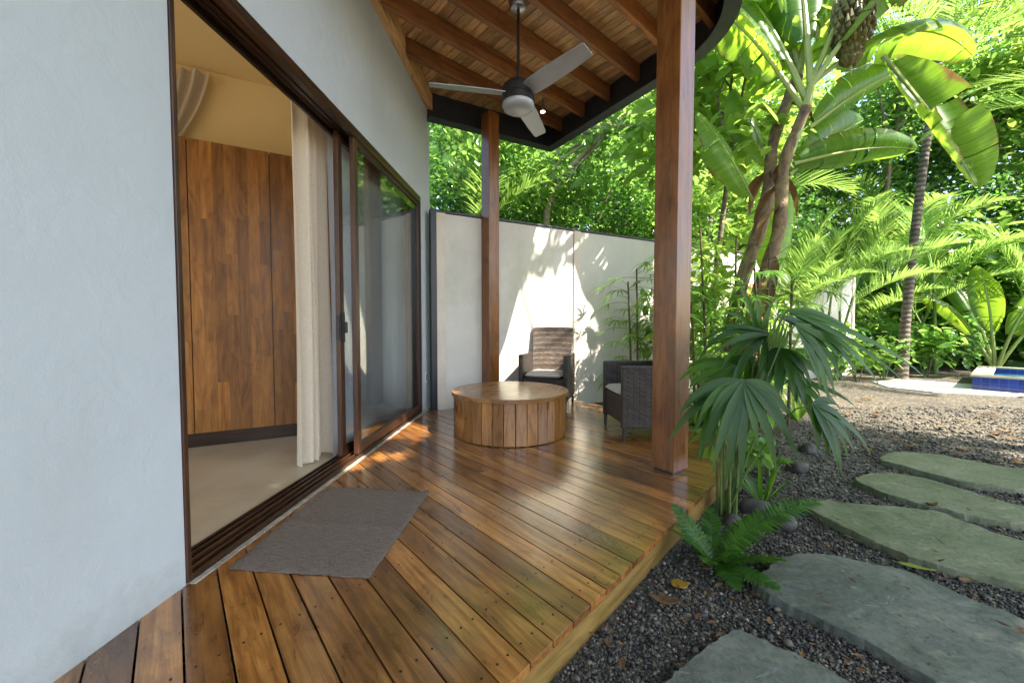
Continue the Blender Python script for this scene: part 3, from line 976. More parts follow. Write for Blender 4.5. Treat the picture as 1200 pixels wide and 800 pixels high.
# ------------------------------------------------------------------ deck
deck = thing('deck', 'varnished hardwood porch deck with rounded corner', 'deck')
mb = MB()
nrm = Vector((BD.y, -BD.x, 0))
vals = [p.x * nrm.x + p.y * nrm.y for p in deck_poly]
k0, k1 = math.floor(min(vals) / .112), math.ceil(max(vals) / .112)
rb = random.Random(12)
P2 = [(p.x, p.y) for p in deck_poly]
for k in range(k0, k1):
    a, b = k * .112 + .003, (k + 1) * .112 - .003
    q = clip(clip(P2, (nrm.x, nrm.y), b), (-nrm.x, -nrm.y), -a)
    if len(q) < 3: continue
    # some boards are made of two lengths, butted
    al = [x * BD.x + y * BD.y for x, y in q]
    if max(al) - min(al) > 2.6 and rb.random() < .5:
        c = min(al) + (max(al) - min(al)) * rb.uniform(.35, .65)
        parts = [clip(q, (BD.x, BD.y), c - .0015), clip(q, (-BD.x, -BD.y), -(c + .0015))]
    else:
        parts = [q]
    for pq in parts:
        if len(pq) >= 3: mb.prism(pq, -.028, rb.uniform(-.0012, .0), (BD.x, BD.y), rb.random())
mb.build('deck_boards', M['deck'], deck, bevel=.003)
# screws in rows parallel to the front edge
mb = MB()
inn = Vector((-DE.y, DE.x, 0))
for off in (.07, .26, .72, 1.18, 1.64, 2.1):
    for k in range(k0, k1):
        for fr in (.028, .084):
            c = k * .112 + fr
            # point with nrm.p = c on the line parallel to the edge at distance off
            base = Vector((0, 1.081, 0)) + inn * off
            t = (c - base.dot(nrm)) / DE.dot(nrm)
            p = base + DE * t + DE * rb.uniform(-.006, .006)
            if inside(P2, p.x, p.y) and inside(P2, p.x + .03, p.y) and inside(P2, p.x, p.y - .03) and inside(P2, p.x - .08, p.y):
                mb.lathe([(.0042, .0002), (.0042, .0009), (.0022, .0009)], p, 8)
mb.build('screw_heads', M['screw'], deck)
# fascia under the board ends
mb = MB()
edge = [dq0 + (darc[0] - dq0) * .0] + darc + [dq1]
edge_in = []
def offset_line(pts, d):
    out = []
    for i, p in enumerate(pts):
        a = pts[max(i - 1, 0)]; b = pts[min(i + 1, len(pts) - 1)]
        t = (b - a).normalized()
        out.append(p + Vector((-t.y, t.x, 0)) * d)
    return out
e0, e1 = offset_line(edge, .012), offset_line(edge, .042)
for i in range(len(edge) - 1):
    z0, z1 = GZ - .02, -.0285
    mb.hexa([(e0[i].x, e0[i].y, z0), (e0[i + 1].x, e0[i + 1].y, z0), (e1[i + 1].x, e1[i + 1].y, z0), (e1[i].x, e1[i].y, z0),
             (e0[i].x, e0[i].y, z1), (e0[i + 1].x, e0[i + 1].y, z1), (e1[i + 1].x, e1[i + 1].y, z1), (e1[i].x, e1[i].y, z1)], r=.55)
mb.build('fascia_board', M['fascia'], deck)

# ------------------------------------------------------------------ garden wall
wall = thing('garden_wall', 'long pale concrete panel wall with black cap behind the porch', 'wall')
WH = 2.36
def gp(s, n, z): return WA + WD * s + WN * n + Vector((0, 0, z))
def gbox(mbx, s0, s1, n0, n1, z0, z1, r=None):
    mbx.hexa([gp(s0, n0, z0), gp(s1, n0, z0), gp(s1, n1, z0), gp(s0, n1, z0), gp(s0, n0, z1), gp(s1, n0, z1), gp(s1, n1, z1), gp(s0, n1, z1)], r)
mb = MB(); mp_ = MB()
ps = [.085 + 2.0 * i for i in range(6)]
for i, s in enumerate(ps):
    gbox(mp_, s - .055, s + .055, -.12, .018, GZ - .1, WH - .012)
    if i < len(ps) - 1:
        z = GZ - .1
        for h in (3.0,):
            z1 = min(z + h, WH - .012)
            gbox(mb, s + .056, s + 1.944, -.10, -.002 - random.uniform(0, .003), z, z1 - .003)
            z = z1
mb.build('concrete_panels', M['concrete'], wall, bevel=.003)
mp_.build('pilaster', M['pilaster'], wall, bevel=.004)
mb = MB(); gbox(mb, .03, 10.16, -.13, .012, WH - .01, WH + .016); mb.build('wall_cap', M['black'], wall, bevel=.004)
mb = MB(); gbox(mb, -.04, .028, -.06, .022, GZ - .1, WH + .022); mb.build('end_post', M['black'], wall, bevel=.003)

# ------------------------------------------------------------------ porch roof
roof = thing('porch_roof', 'slatted timber porch roof framed in black steel with rounded corner', 'roof')
BX = Vector((.7486, .663, 0)).normalized()         # beams run this way
BN = Vector((BX.y, -BX.x, 0))
RP2 = [(p.x, p.y) for p in roof_poly]
# the channel: web and bottom flange along the free edge
edge = [rq0] + rarc + [RB, RA]
full = edge
def miter(pts, d):
    out = []
    for i, p in enumerate(pts):
        t0 = (p - pts[i - 1]).normalized() if i else (pts[1] - p).normalized()
        t1 = (pts[i + 1] - p).normalized() if i < len(pts) - 1 else t0
        n0, n1 = Vector((-t0.y, t0.x, 0)), Vector((-t1.y, t1.x, 0))
        b = (n0 + n1).normalized()
        out.append(p + b * (d / max(.3, b.dot(n0))))
    return out
def sweep(name, m, d0, d1, z0, z1):
    a, b = miter(full, d0), miter(full, d1)
    mb = MB()
    vs, fs = [], []
    n = len(full)
    for p, q in zip(a, b):
        vs += [(p.x, p.y, z0), (q.x, q.y, z0), (q.x, q.y, z1), (p.x, p.y, z1)]
    for i in range(n - 1):
        for k in range(4):
            fs.append((i * 4 + k, i * 4 + (k + 1) % 4, i * 4 + 4 + (k + 1) % 4, i * 4 + 4 + k))
    fs += [(0, 1, 2, 3), tuple((n - 1) * 4 + k for k in (3, 2, 1, 0))]
    mb.add(vs, fs, r=.5)
    return mb.build(name, m, roof, bevel=.002)
sweep('edge_channel', M['black'], .0, .012, ZF + .014, ZC + .13)
sweep('bottom_flange', M['steel_edge'], -.004, .125, ZF, ZF + .012)
inpoly = [(p.x, p.y) for p in miter(roof_poly[:-2], .014)] + [(p.x, p.y) for p in [RB + Vector((-.02, -.02, 0)), RA + Vector((.0, -.02, 0))]]
# beams, each clipped to the roof outline
svals = [p.x * BN.x + p.y * BN.y for p in roof_poly]
s = -3.645
while s < max(svals) - .1:
    q = clip(clip(inpoly, (BN.x, BN.y), s + .026), (-BN.x, -BN.y), -(s - .026))
    q = clip(q, (FI.x, FI.y), fp(0, -.062).dot(FI)) if len(q) > 2 else q
    if len(q) >= 3:
        mb = MB(); mb.prism(q, ZB + random.uniform(0, .003), ZC - .002, (BX.x, BX.y), random.random())
        mb.build('beam', M['beam'], roof, bevel=.004)
    s += .425
# ceiling boards across the beams
mb = MB()
bvals = [x * BX.x + y * BX.y for x, y in inpoly]
k = math.floor(min(bvals) / .088)
rc = random.Random(3)
while k * .088 < max(bvals):
    a, b = k * .088 + .004, (k + 1) * .088 - .004
    q = clip(clip(inpoly, (BX.x, BX.y), b), (-BX.x, -BX.y), -a)
    q = clip(q, (FI.x, FI.y), fp(0, -.002).dot(FI)) if len(q) > 2 else q
    if len(q) >= 3:
        mb.prism(q, ZC + rc.uniform(0, .003), ZC + .026, (BN.x, BN.y), rc.random())
    k += 1
mb.build('ceiling_boards', M['soffit'], roof, bevel=.002)
mb = MB(); mb.prism(inpoly, ZC + .03, ZC + .055); mb.build('light_block', M['black'], roof)  # unseen black sheet added above the boards to block light
mb = MB()
mb.hexa([fp(-2.2, -.06, ZB - .03), fp(3.42, -.06, ZB - .03), fp(3.42, -.002, ZB - .03), fp(-2.2, -.002, ZB - .03),
         fp(-2.2, -.06, ZC - .003), fp(3.42, -.06, ZC - .003), fp(3.42, -.002, ZC - .003), fp(-2.2, -.002, ZC - .003)])
mb.build('ledger_beam', M['soffit'], roof, bevel=.003)
# a small lit spot lamp under the rafters
sp = atd(636, 130, 4.72)
lamp = thing('spot_lamp', 'small lit spot lamp under the porch rafters', 'lamp', sp)
mb = MB(); mb.lathe([(.022, .05), (.032, .04), (.034, -.012), (.028, -.012)], (0, 0, 0), 16)
mb.tube([(0, 0, .05), (0, 0, ZB - sp.z + .03)], .008, 8)
mb.build('lamp_housing', M['nickel'], lamp, smooth=True)
mb = MB(); mb.lathe([(.026, -.008), (.024, -.016), (.008, -.02)], (0, 0, 0), 16); mb.build('bulb', M['bulb'], lamp, smooth=True)

# posts
def post(c, ang, size, label):
    o = thing('wooden_post', label, 'post', (c[0], c[1], 0), ang)
    mb = MB(); mb.box((0, 0, (ZB - .004 + .022) / 2), (size[0], size[1], ZB - .004 - .022), r=.4)
    mb.build('shaft', M['post'], o, bevel=.006, seg=3)
    mb = MB(); mb.box((0, 0, .011), (size[0] - .03, size[1] - .03, .021)); mb.build('base_plate', M['black'], o)
    return o
post((1.093, 2.722), math.atan2(.60, .80), (.178, .172), 'large varnished wooden post at the deck front edge')
post((-.272, 5.02), math.atan2(.663, .7486), (.16, .16), 'wooden post in front of the concrete wall behind the round table')

# ------------------------------------------------------------------ ceiling fan
FC = Vector((.05, 3.25, 0))
fan = thing('ceiling_fan', 'silver three-blade ceiling fan hanging above the round table', 'ceiling fan', (FC.x, FC.y, 2.86))
mb = MB(); zt = ZB - 2.86 - .003
mb.lathe([(.03, zt - .115), (.06, zt - .105), (.075, zt - .07), (.078, zt - .01), (.078, zt)], n=32); mb.build('canopy', M['nickel'], fan, smooth=True)
mb = MB(); mb.tube([(0, 0, .09), (0, 0, zt - .11)], .0125, 14); mb.build('downrod', M['dark_metal'], fan, smooth=True)
mb = MB(); mb.lathe([(.03, .10), (.05, .095), (.095, .075), (.125, .045), (.13, .01), (.13, -.03), (.124, -.035), (.124, -.05), (.13, -.055), (.13, -.085), (.11, -.10)], n=40); mb.build('motor_housing', M['dark_metal'], fan, smooth=True)
mb = MB(); mb.lathe([(.128, -.088), (.128, -.10), (.118, -.125), (.09, -.142), (.05, -.15), (.012, -.152)], n=40); mb.build('bottom_cap', M['fan_silver'], fan, smooth=True)
for a in (191, 311, 71):
    mb = MB()
    d = Vector((math.cos(R(a)), math.sin(R(a)), 0)); e = Vector((-d.y, d.x, 0))
    vs, fs = [], []
    prof = [(.10, .055, .060), (.16, .068, .072), (.30, .072, .076), (.50, .066, .070), (.66, .058, .060), (.70, .050, .050)]
    for (rr, w0, w1) in prof:
        tw = R(-17)
        for sgn, w in ((-1, w0), (1, w1)):
            c = d * rr + e * (sgn * w * math.cos(tw)) + Vector((0, 0, sgn * w * math.sin(tw) - .012))
            vs += [c + Vector((0, 0, .004)), c - Vector((0, 0, .004))]
    for i in range(len(prof) - 1):
        b = i * 4
        fs += [(b, b + 2, b + 6, b + 4), (b + 1, b + 5, b + 7, b + 3), (b, b + 4, b + 5, b + 1), (b + 2, b + 3, b + 7, b + 6)]
    fs += [(0, 1, 3, 2), tuple(len(vs) - 4 + k for k in (0, 2, 3, 1))]
    mb.add(vs, fs)
    mb.build('blade', M['fan_silver'], fan, bevel=.002)

# ------------------------------------------------------------------ round table
tb = thing('coffee_table', 'low round wooden coffee table clad in upright staves', 'table', (-.02, 3.757, 0))
mb = MB()
TR = .55
rt = random.Random(21)
k = 0
circ = [(TR * math.cos(2 * math.pi * i / 72), TR * math.sin(2 * math.pi * i / 72)) for i in range(72)]
ta = R(20); tdx, tdy = math.cos(ta), math.sin(ta)
y = -TR
while y < TR:
    w = .105
    q = clip(clip(circ, (-tdy, tdx), min(y + w, TR) - .0006), (tdy, -tdx), -(y + .0006))
    if len(q) >= 3: mb.prism(q, .366, .4, (tdx, tdy), rt.random())
    y += w
mb.build('tabletop', M['table'], tb, bevel=.0015)
mb = MB()
ns = 34
for i in range(ns):
    a0, a1 = 2 * math.pi * (i + .03) / ns, 2 * math.pi * (i + .97) / ns
    ro, ri = TR - .02 + rt.uniform(-.001, .001), TR - .045
    q = [(ro * math.cos(a0), ro * math.sin(a0)), (ro * math.cos(a1), ro * math.sin(a1)), (ri * math.cos(a1), ri * math.sin(a1)), (ri * math.cos(a0), ri * math.sin(a0))]
    vs = [(x, y_, .006) for x, y_ in q] + [(x, y_, .365) for x, y_ in q]
    mb.add(vs, [(3, 2, 1, 0), (4, 5, 6, 7), (0, 1, 5, 4), (1, 2, 6, 5), (2, 3, 7, 6), (3, 0, 4, 7)],
           [(z, math.atan2(y_, x) * TR, 0) for x, y_, z in vs], rt.random())
mb.build('stave_drum', M['table'], tb, bevel=.002)
mb = MB(); mb.lathe([(TR - .06, .004), (TR - .06, .36)], n=48); mb.build('core', M['doorwood'], tb)

# ------------------------------------------------------------------ door mat
mc = [at(266, 667), at(432, 678), at(503, 577), at(386, 570)]
mb = MB()
nx, ny = 26, 34
vs, fs, gs = [], [], []
rm = random.Random(5)
for lay in (0, 1):
    for j in range(ny + 1):
        for i in range(nx + 1):
            u, v_ = i / nx, j / ny
            p = mc[0].lerp(mc[1], u).lerp(mc[3].lerp(mc[2], u), v_)
            edge_ = min(u, 1 - u, v_, 1 - v_)
            z = .0015 if lay == 0 else .008 + .006 * math.exp(-((v_ - .46) / .02) ** 2) + .002 * math.sin(u * 9 + v_ * 5) - (.004 if edge_ == 0 else 0) + (.016 * max(0, (u - .93) / .07) * max(0, (v_ - .9) / .1))
            if edge_ == 0:
                p = p + Vector((rm.uniform(-.003, .003), rm.uniform(-.003, .003), 0))
            vs.append((p.x, p.y, z)); gs.append((u * .62, v_ * .85, 0))
n1 = (nx + 1) * (ny + 1)
for j in range(ny):
    for i in range(nx):
        a = j * (nx + 1) + i
        fs.append((n1 + a, n1 + a + 1, n1 + a + nx + 2, n1 + a + nx + 1)); fs.append((a, a + nx + 1, a + nx + 2, a + 1))
bd = [i for i in range(nx + 1)] + [(nx + 1) * j + nx for j in range(1, ny + 1)] + [(nx + 1) * ny + i for i in range(nx - 1, -1, -1)] + [(nx + 1) * j for j in range(ny - 1, 0, -1)]
for i in range(len(bd)):
    a, b = bd[i], bd[(i + 1) % len(bd)]
    fs.append((a, b, n1 + b, n1 + a))
mb.add(vs, fs, gs, .3)
o = mb.build('door_mat', M['weave'], smooth=True); tag(o, 'grey brown woven mat lying outside the sliding door', 'door mat')

# ------------------------------------------------------------------ wicker chairs
def chair(loc, rz, label):
    """faces -y in its own space"""
    c = thing('wicker_chair', label, 'chair', loc, rz, 'wicker armchairs round the coffee table')
    W, Dp = .60, .58
    mb = MB()   # seat apron: four woven sides, slightly tapered
    def quadbox(b, x0, x1, y0, y1, z0, z1, tx=0.0, ty=0.0, gx='x'):
        q = [(x0 + tx, y0 + ty, z0), (x1 - tx, y0 + ty, z0), (x1 - tx, y1 - ty, z0), (x0 + tx, y1 - ty, z0), (x0, y0, z1), (x1, y0, z1), (x1, y1, z1), (x0, y1, z1)]
        vs_, fs_, gs_ = [], [], []
        for f in ((0, 1, 5, 4), (1, 2, 6, 5), (2, 3, 7, 6), (3, 0, 4, 7), (4, 5, 6, 7), (3, 2, 1, 0)):
            k_ = len(vs_)
            pts = [Vector(q[i]) for i in f]
            nn = (pts[1] - pts[0]).cross(pts[3] - pts[0])
            for p in pts:
                vs_.append(p)
                if abs(nn.x) > abs(nn.y) and abs(nn.x) > abs(nn.z): gs_.append((p.y, p.z, 0))
                elif abs(nn.y) > abs(nn.z): gs_.append((p.x, p.z, 0))
                else: gs_.append((p.x, p.y, 0))
            fs_.append((k_, k_ + 1, k_ + 2, k_ + 3))
        b.add(vs_, fs_, gs_, 0.0)
    def weld(o):
        md = o.modifiers.new('weld', 'WELD'); md.merge_threshold = .0005
        bv = o.modifiers.new('bevel', 'BEVEL'); bv.width = .012; bv.segments = 3; bv.limit_method = 'ANGLE'; bv.angle_limit = R(40)
    quadbox(mb, -W / 2 + .052, W / 2 - .052, -Dp / 2 + .015, Dp / 2 - .03, .14, .37)
    weld(mb.build('seat_base', M['wicker'], c))
    for sg in (-1, 1):
        mb = MB()
        x0, x1 = (-W / 2, -W / 2 + .05) if sg < 0 else (W / 2 - .05, W / 2)
        quadbox(mb, x0, x1, -Dp / 2, Dp / 2 - .02, .115, .655)
        weld(mb.build('arm', M['wicker'], c))
    # backrest leaning back, wider at the top
    mb = MB()
    nu, nv = 10, 12
    vs, fs, gs = [], [], []
    for lay in (0, 1):
        for j in range(nv + 1):
            v_ = j / nv
            for i in range(nu + 1):
                u = i / nu - .5
                hw = (.245 + .02 * v_)
                x = u * 2 * hw
                z = .37 + v_ * .62 - .012 * (2 * u) ** 4
                yb = Dp / 2 - .095 + v_ * .085 + .03 * (1 - (2 * u) ** 2) * math.sin(v_ * math.pi) + lay * .042
                vs.append((x, yb, z)); gs.append((x, v_ * .62, 0))
    n1 = (nu + 1) * (nv + 1)
    for j in range(nv):
        for i in range(nu):
            a = j * (nu + 1) + i
            fs += [(a, a + 1, a + nu + 2, a + nu + 1), (n1 + a, n1 + a + nu + 1, n1 + a + nu + 2, n1 + a + 1)]
    bd = [i for i in range(nu + 1)] + [(nu + 1) * j + nu for j in range(1, nv + 1)] + [(nu + 1) * nv + i for i in range(nu - 1, -1, -1)] + [(nu + 1) * j for j in range(nv - 1, 0, -1)]
    for i in range(len(bd)): fs.append((bd[i], bd[(i + 1) % len(bd)], n1 + bd[(i + 1) % len(bd)], n1 + bd[i]))
    mb.add(vs, fs, gs, 0.0)
    mb.build('backrest', M['wicker_back'], c, smooth=True)
    for sx in (-1, 1):
        for sy in (-1, 1):
            mb = MB()
            x, y_ = sx * (W / 2 - .026), sy * (Dp / 2 - .035) - .008
            mb.tube([(x, y_, .0), (x, y_, .02)], .013, 10); 
            mb.tube([(x, y_, .021), (x, y_, .125)], .016, 10)
            mb.build('leg', M['dark_metal'], c)
    # cushion, puffed
    mb = MB()
    n = 14
    vs, fs = [], []
    for lay in (0, 1):
        for j in range(n + 1):
            for i in range(n + 1):
                u, v_ = i / n * 2 - 1, j / n * 2 - 1
                e = max(abs(u), abs(v_))
                puff = (1 - e ** 6) ** .5
                sx_ = 1 - .05 * (abs(v_) ** 4); sy_ = 1 - .05 * (abs(u) ** 4)
                z = .405 + (.038 * puff + .008 * (1 - u * u) * (1 - v_ * v_) if lay else -.032 * puff)
                vs.append((u * .228 * sx_, v_ * .235 * sy_ - .065, z))
    n1 = (n + 1) ** 2
    for j in range(n):
        for i in range(n):
            a = j * (n + 1) + i
            fs += [(n1 + a, n1 + a + 1, n1 + a + n + 2, n1 + a + n + 1), (a, a + n + 1, a + n + 2, a + 1)]
    bd = [i for i in range(n + 1)] + [(n + 1) * j + n for j in range(1, n + 1)] + [(n + 1) * n + i for i in range(n - 1, -1, -1)] + [(n + 1) * j for j in range(n - 1, 0, -1)]
    for i in range(len(bd)): fs.append((bd[i], bd[(i + 1) % len(bd)], n1 + bd[(i + 1) % len(bd)], n1 + bd[i]))
    mb.add(vs, fs)
    mb.build('cushion', M['cushion'], c, smooth=True)
    return c
chair((.45, 4.98, 0), -R(18), 'dark wicker armchair in front of the sunlit concrete wall')
chair((1.22, 3.70, 0), -R(90 - 3), 'dark wicker armchair half hidden behind the large wooden post')

# ------------------------------------------------------------------ pool
pool = thing('pool', 'raised blue tiled pool with pale stone rim in the garden corner', 'pool', (0, 0, 0))
PF, PS = Vector((.62, -.785, 0)).normalized(), Vector((.785, .62, 0)).normalized()
PO = Vector((8.22, 7.05, 0))
def pq(a, b): return PO + PF * a + PS * b
def pbox(mbx, a0, a1, b0, b1, z0, z1, r=0.0):
    q = [pq(a0, b0), pq(a1, b0), pq(a1, b1), pq(a0, b1)]
    vs_, fs_, gs_ = [], [], []
    for f in ((0, 1), (1, 2), (2, 3), (3, 0)):
        k0_ = len(vs_)
        ln = (q[f[1]] - q[f[0]]).length
        for (p, u, z) in ((q[f[0]], 0, z0), (q[f[1]], ln, z0), (q[f[1]], ln, z1), (q[f[0]], 0, z1)):
            vs_.append((p.x, p.y, z)); gs_.append((u, z, 0))
        fs_.append((k0_, k0_ + 1, k0_ + 2, k0_ + 3))
    for z in (z0, z1):
        k0_ = len(vs_)
        for p in q: vs_.append((p.x, p.y, z)); gs_.append((p.x, p.y, 0))
        fs_.append((k0_, k0_ + 1, k0_ + 2, k0_ + 3))
    mbx.add(vs_, fs_, gs_, r)
PL, PW = 4.4, 2.6
mb = MB()
pbox(mb, 0, PL, 0, .2, GZ + .025, .10); pbox(mb, 0, .2, .2, PW, GZ + .025, .10); pbox(mb, .2, PL, PW - .2, PW, GZ + .025, .10); pbox(mb, PL - .2, PL, .2, PW - .2, GZ + .025, .10)
mb.build('tile_wall', M['tile'], pool)
mb = MB()
pbox(mb, -.03, PL + .03, -.03, .22, .103, .133); pbox(mb, -.03, .22, .221, PW - .221, .103, .133); pbox(mb, -.03, PL + .03, PW - .22, PW + .03, .103, .133)
mb.build('rim', M['rim'], pool, bevel=.005)
mb = MB()
mb.prism([(7.3, 8.0), (6.95, 7.3), (7.2, 6.75), (8.25, 6.2), (10.4, 3.6), (11.0, 3.6), (8.2, 7.03), (8.9, 7.6), (8.2, 8.4)], GZ - .02, GZ + .022)
mb.build('paving', M['coping'], pool, bevel=.004)
mb = MB(); pbox(mb, .201, PL - .201, .201, PW - .201, -.05, .0)
o = mb.build('pool_water', M['water']); tag(o, 'still blue pool water inside the tiled rim', 'water', kind='structure')

# ------------------------------------------------------------------ stepping stones
def smooth_poly(pts, n=5, jit=.012, seed=0):
    r_ = random.Random(seed)
    out = []
    m_ = len(pts)
    for i in range(m_):
        p0, p1, p2, p3 = pts[i - 1], pts[i], pts[(i + 1) % m_], pts[(i + 2) % m_]
        for k_ in range(n):
            t = k_ / n
            a = .5 * (2 * p1 + (p2 - p0) * t + (2 * p0 - 5 * p1 + 4 * p2 - p3) * t * t + (3 * p1 - p0 - 3 * p2 + p3) * t ** 3)
            lin = p1.lerp(p2, t)
            a = a.lerp(lin, .45)
            out.append(a + Vector((r_.uniform(-jit, jit), r_.uniform(-jit, jit), 0)))
    return out
STONES = []
def stone(pix, label, seed, top=-.095, m='slate'):
    pts = [at(px, py, top) if isinstance(px, (int, float)) and py > 0 else Vector((px, -py, top)) for px, py in pix]
    pl = smooth_poly(pts, 11, .0028, seed)
    r0_ = random.Random(seed + 9); ph_ = [r0_.uniform(0, 6.28) for _ in range(4)]
    cc_ = sum(pl, Vector()) / len(pl)
    pl = [p + (p - cc_) * (.012 * math.sin(i * .30 + ph_[0]) + .008 * math.sin(i * .67 + ph_[1]) + .006 * math.sin(i * 1.15 + ph_[2])) for i, p in enumerate(pl)]
    STONES.append([(p.x, p.y) for p in pl])
    me = bpy.data.meshes.new('stepping_stone')
    bm = bmesh.new()
    r_ = random.Random(seed + 50)
    c = sum(pl, Vector()) / len(pl)
    n = len(pl)
    rings = []
    for (sc, z) in [(1.012, GZ - .03), (1.006, top - .02), (1.0, top - .005)] + [(x, top) for x in (.99, .97, .94, .90, .85, .79, .72, .64, .55, .45, .35, .25, .15, .06)]:
        ring = []
        for i, p in enumerate(pl):
            q = c + (p - c) * sc
            nz1 = noise.noise(Vector((q.x * 2.2, q.y * 3.2, seed * 7.0))); nz2 = noise.noise(Vector((q.x * 9, q.y * 11, seed * 3.0)))
            led = round((nz1 + .25 * nz2) * 3.2) / 3.2
            zz = z + (.010 * led + .003 * nz2 if sc <= .99 else .006 * nz2)
            if .9 < sc <= .99: zz -= .008 * max(0, noise.noise(Vector((q.x * 6, q.y * 6, 4.0 + seed))))
            ring.append(bm.verts.new((q.x, q.y, zz)))
        rings.append(ring)
    for a, b in zip(rings[:-1], rings[1:]):
        for i in range(n):
            bm.faces.new((a[i], a[(i + 1) % n], b[(i + 1) % n], b[i]))
    bm.faces.new(rings[-1])
    bmesh.ops.recalc_face_normals(bm, faces=bm.faces)
    bm.to_mesh(me); bm.free()
    me.materials.append(M[m])
    at_ = me.attributes.new('rnd', 'FLOAT', 'POINT')
    me.polygons.foreach_set('use_smooth', [True] * len(me.polygons))
    try: me.set_sharp_from_angle(angle=R(24))
    except Exception: pass
    o = link_obj('stepping_stone', me)
    return tag(o, label, 'stepping stone', 'slate stepping stones across the gravel')
stone([(770, 806), (800, 780), (835, 752), (862, 738), (885, 745), (940, 768), (1010, 806), (1000, 880), (860, 930), (760, 860)], 'grey slate stepping stone nearest the deck corner at the bottom edge', 1)
stone([(884, 680), (900, 663), (925, 650), (960, 648), (1005, 655), (1062, 668), (1130, 697), (1215, 730), (1290, 770), (1280, 830), (1180, 830), (1100, 800), (1020, 752), (950, 718), (905, 700)], 'large grey stepping stone with dark specks just right of the fern', 2)
stone([(944, 590), (965, 585), (1000, 589), (1060, 593), (1110, 602), (1160, 622), (1230, 640), (1270, 665), (1250, 690), (1190, 680), (1110, 664), (1050, 644), (990, 618)], 'greenish stepping stone, third away from the camera, with a chipped edge', 3, m='mossy_slate')
stone([(1002, 562), (1015, 554), (1045, 553), (1090, 561), (1150, 580), (1220, 598), (1250, 610), (1200, 613), (1130, 602), (1080, 589), (1035, 576)], 'narrow greenish stepping stone with a dry leaf at its near edge', 4, m='mossy_slate')
stone([(1032, 538), (1045, 529), (1090, 531), (1150, 541), (1220, 553), (1260, 565), (1210, 572), (1140, 566), (1080, 551)], 'farthest mossy stepping stone, towards the pool', 5, m='mossy_slate')

# ------------------------------------------------------------------ gravel pebbles
ico = bmesh.new(); bmesh.ops.create_icosphere(ico, subdivisions=1, radius=1.0)
IV = np.array([v.co[:] for v in ico.verts]); IF = np.array([[v.index for v in f.verts] for f in ico.faces]); ico.free()
def pts_in(poly, x, y):
    c = np.zeros(len(x), bool)
    n = len(poly)
    for i in range(n):
        x1, y1 = poly[i]; x2, y2 = poly[(i + 1) % n]
        if y1 == y2: continue
        c ^= ((y1 > y) != (y2 > y)) & (x < (x2 - x1) * (y - y1) / (y2 - y1) + x1)
    return c
def gravel(n, seed):
    g_ = np.random.default_rng(seed)
    # screen-uniform spread over the ground in view, plus a margin
    py = g_.uniform(478, 1150, n) ; px = g_.uniform(560, 1320, n)
    d = (1 - GZ) * FPX / (py - HOR); x = (px - 600) / FPX * d; y_ = d
    keep = ~pts_in(P2, x, y_)
    for s_ in STONES:
        cx, cy = np.mean([p[0] for p in s_]), np.mean([p[1] for p in s_])
        sh = [(cx + (p[0] - cx) * .985, cy + (p[1] - cy) * .985) for p in s_]
        keep &= ~pts_in(sh, x, y_)
    keep &= (x > -1.0)
    x, y_, d = x[keep], y_[keep], d[keep]
    m = len(x)
    size = (.0036 + .0013 * d) * g_.lognormal(0, .32, m)
    sc = size[:, None] * g_.uniform(.6, 1.25, (m, 3)) * np.array([1, 1, .72])
    v = IV[None] * sc[:, None, :] * g_.uniform(.8, 1.15, (m, 12, 1))
    a = g_.uniform(0, 6.28, m); ca, sa = np.cos(a), np.sin(a)
    tl = g_.normal(0, .35, m)
    v = np.stack([v[..., 0], v[..., 1] * np.cos(tl)[:, None] - v[..., 2] * np.sin(tl)[:, None], v[..., 1] * np.sin(tl)[:, None] + v[..., 2] * np.cos(tl)[:, None]], -1)
    v = np.stack([v[..., 0] * ca[:, None] - v[..., 1] * sa[:, None], v[..., 0] * sa[:, None] + v[..., 1] * ca[:, None], v[..., 2]], -1)
    v += np.stack([x, y_, GZ + size * g_.uniform(.1, .9, m)], -1)[:, None, :]
    f = (IF[None] + (np.arange(m) * 12)[:, None, None]).reshape(-1, 3)
    rn = np.repeat(g_.random(m), 12)
    return mesh_np('gravel', v.reshape(-1, 3), f, rn, M['pebble'], smooth=False)
o = link_obj('gravel', gravel(88000, 3)); tag(o, 'loose dark crushed gravel between the stepping stones', 'gravel', kind='stuff')
# planting bed soil along the far side of the deck
bed = [at(700, 486, GZ), at(760, 520, GZ), at(868, 566, GZ), at(900, 520, GZ), at(950, 490, GZ), at(930, 462, GZ), Vector((5.5, 7.6, 0)), Vector((3.6, 6.95, 0)), Vector((1.2, 5.8, 0))]
mb = MB(); mb.prism([(p.x, p.y) for p in smooth_poly(bed, 5, .03, 9)], GZ - .05, GZ + .012); o = mb.build('planting_soil', M['soil']); tag(o, 'dark soil of the planting bed by the wall', 'soil', kind='structure')

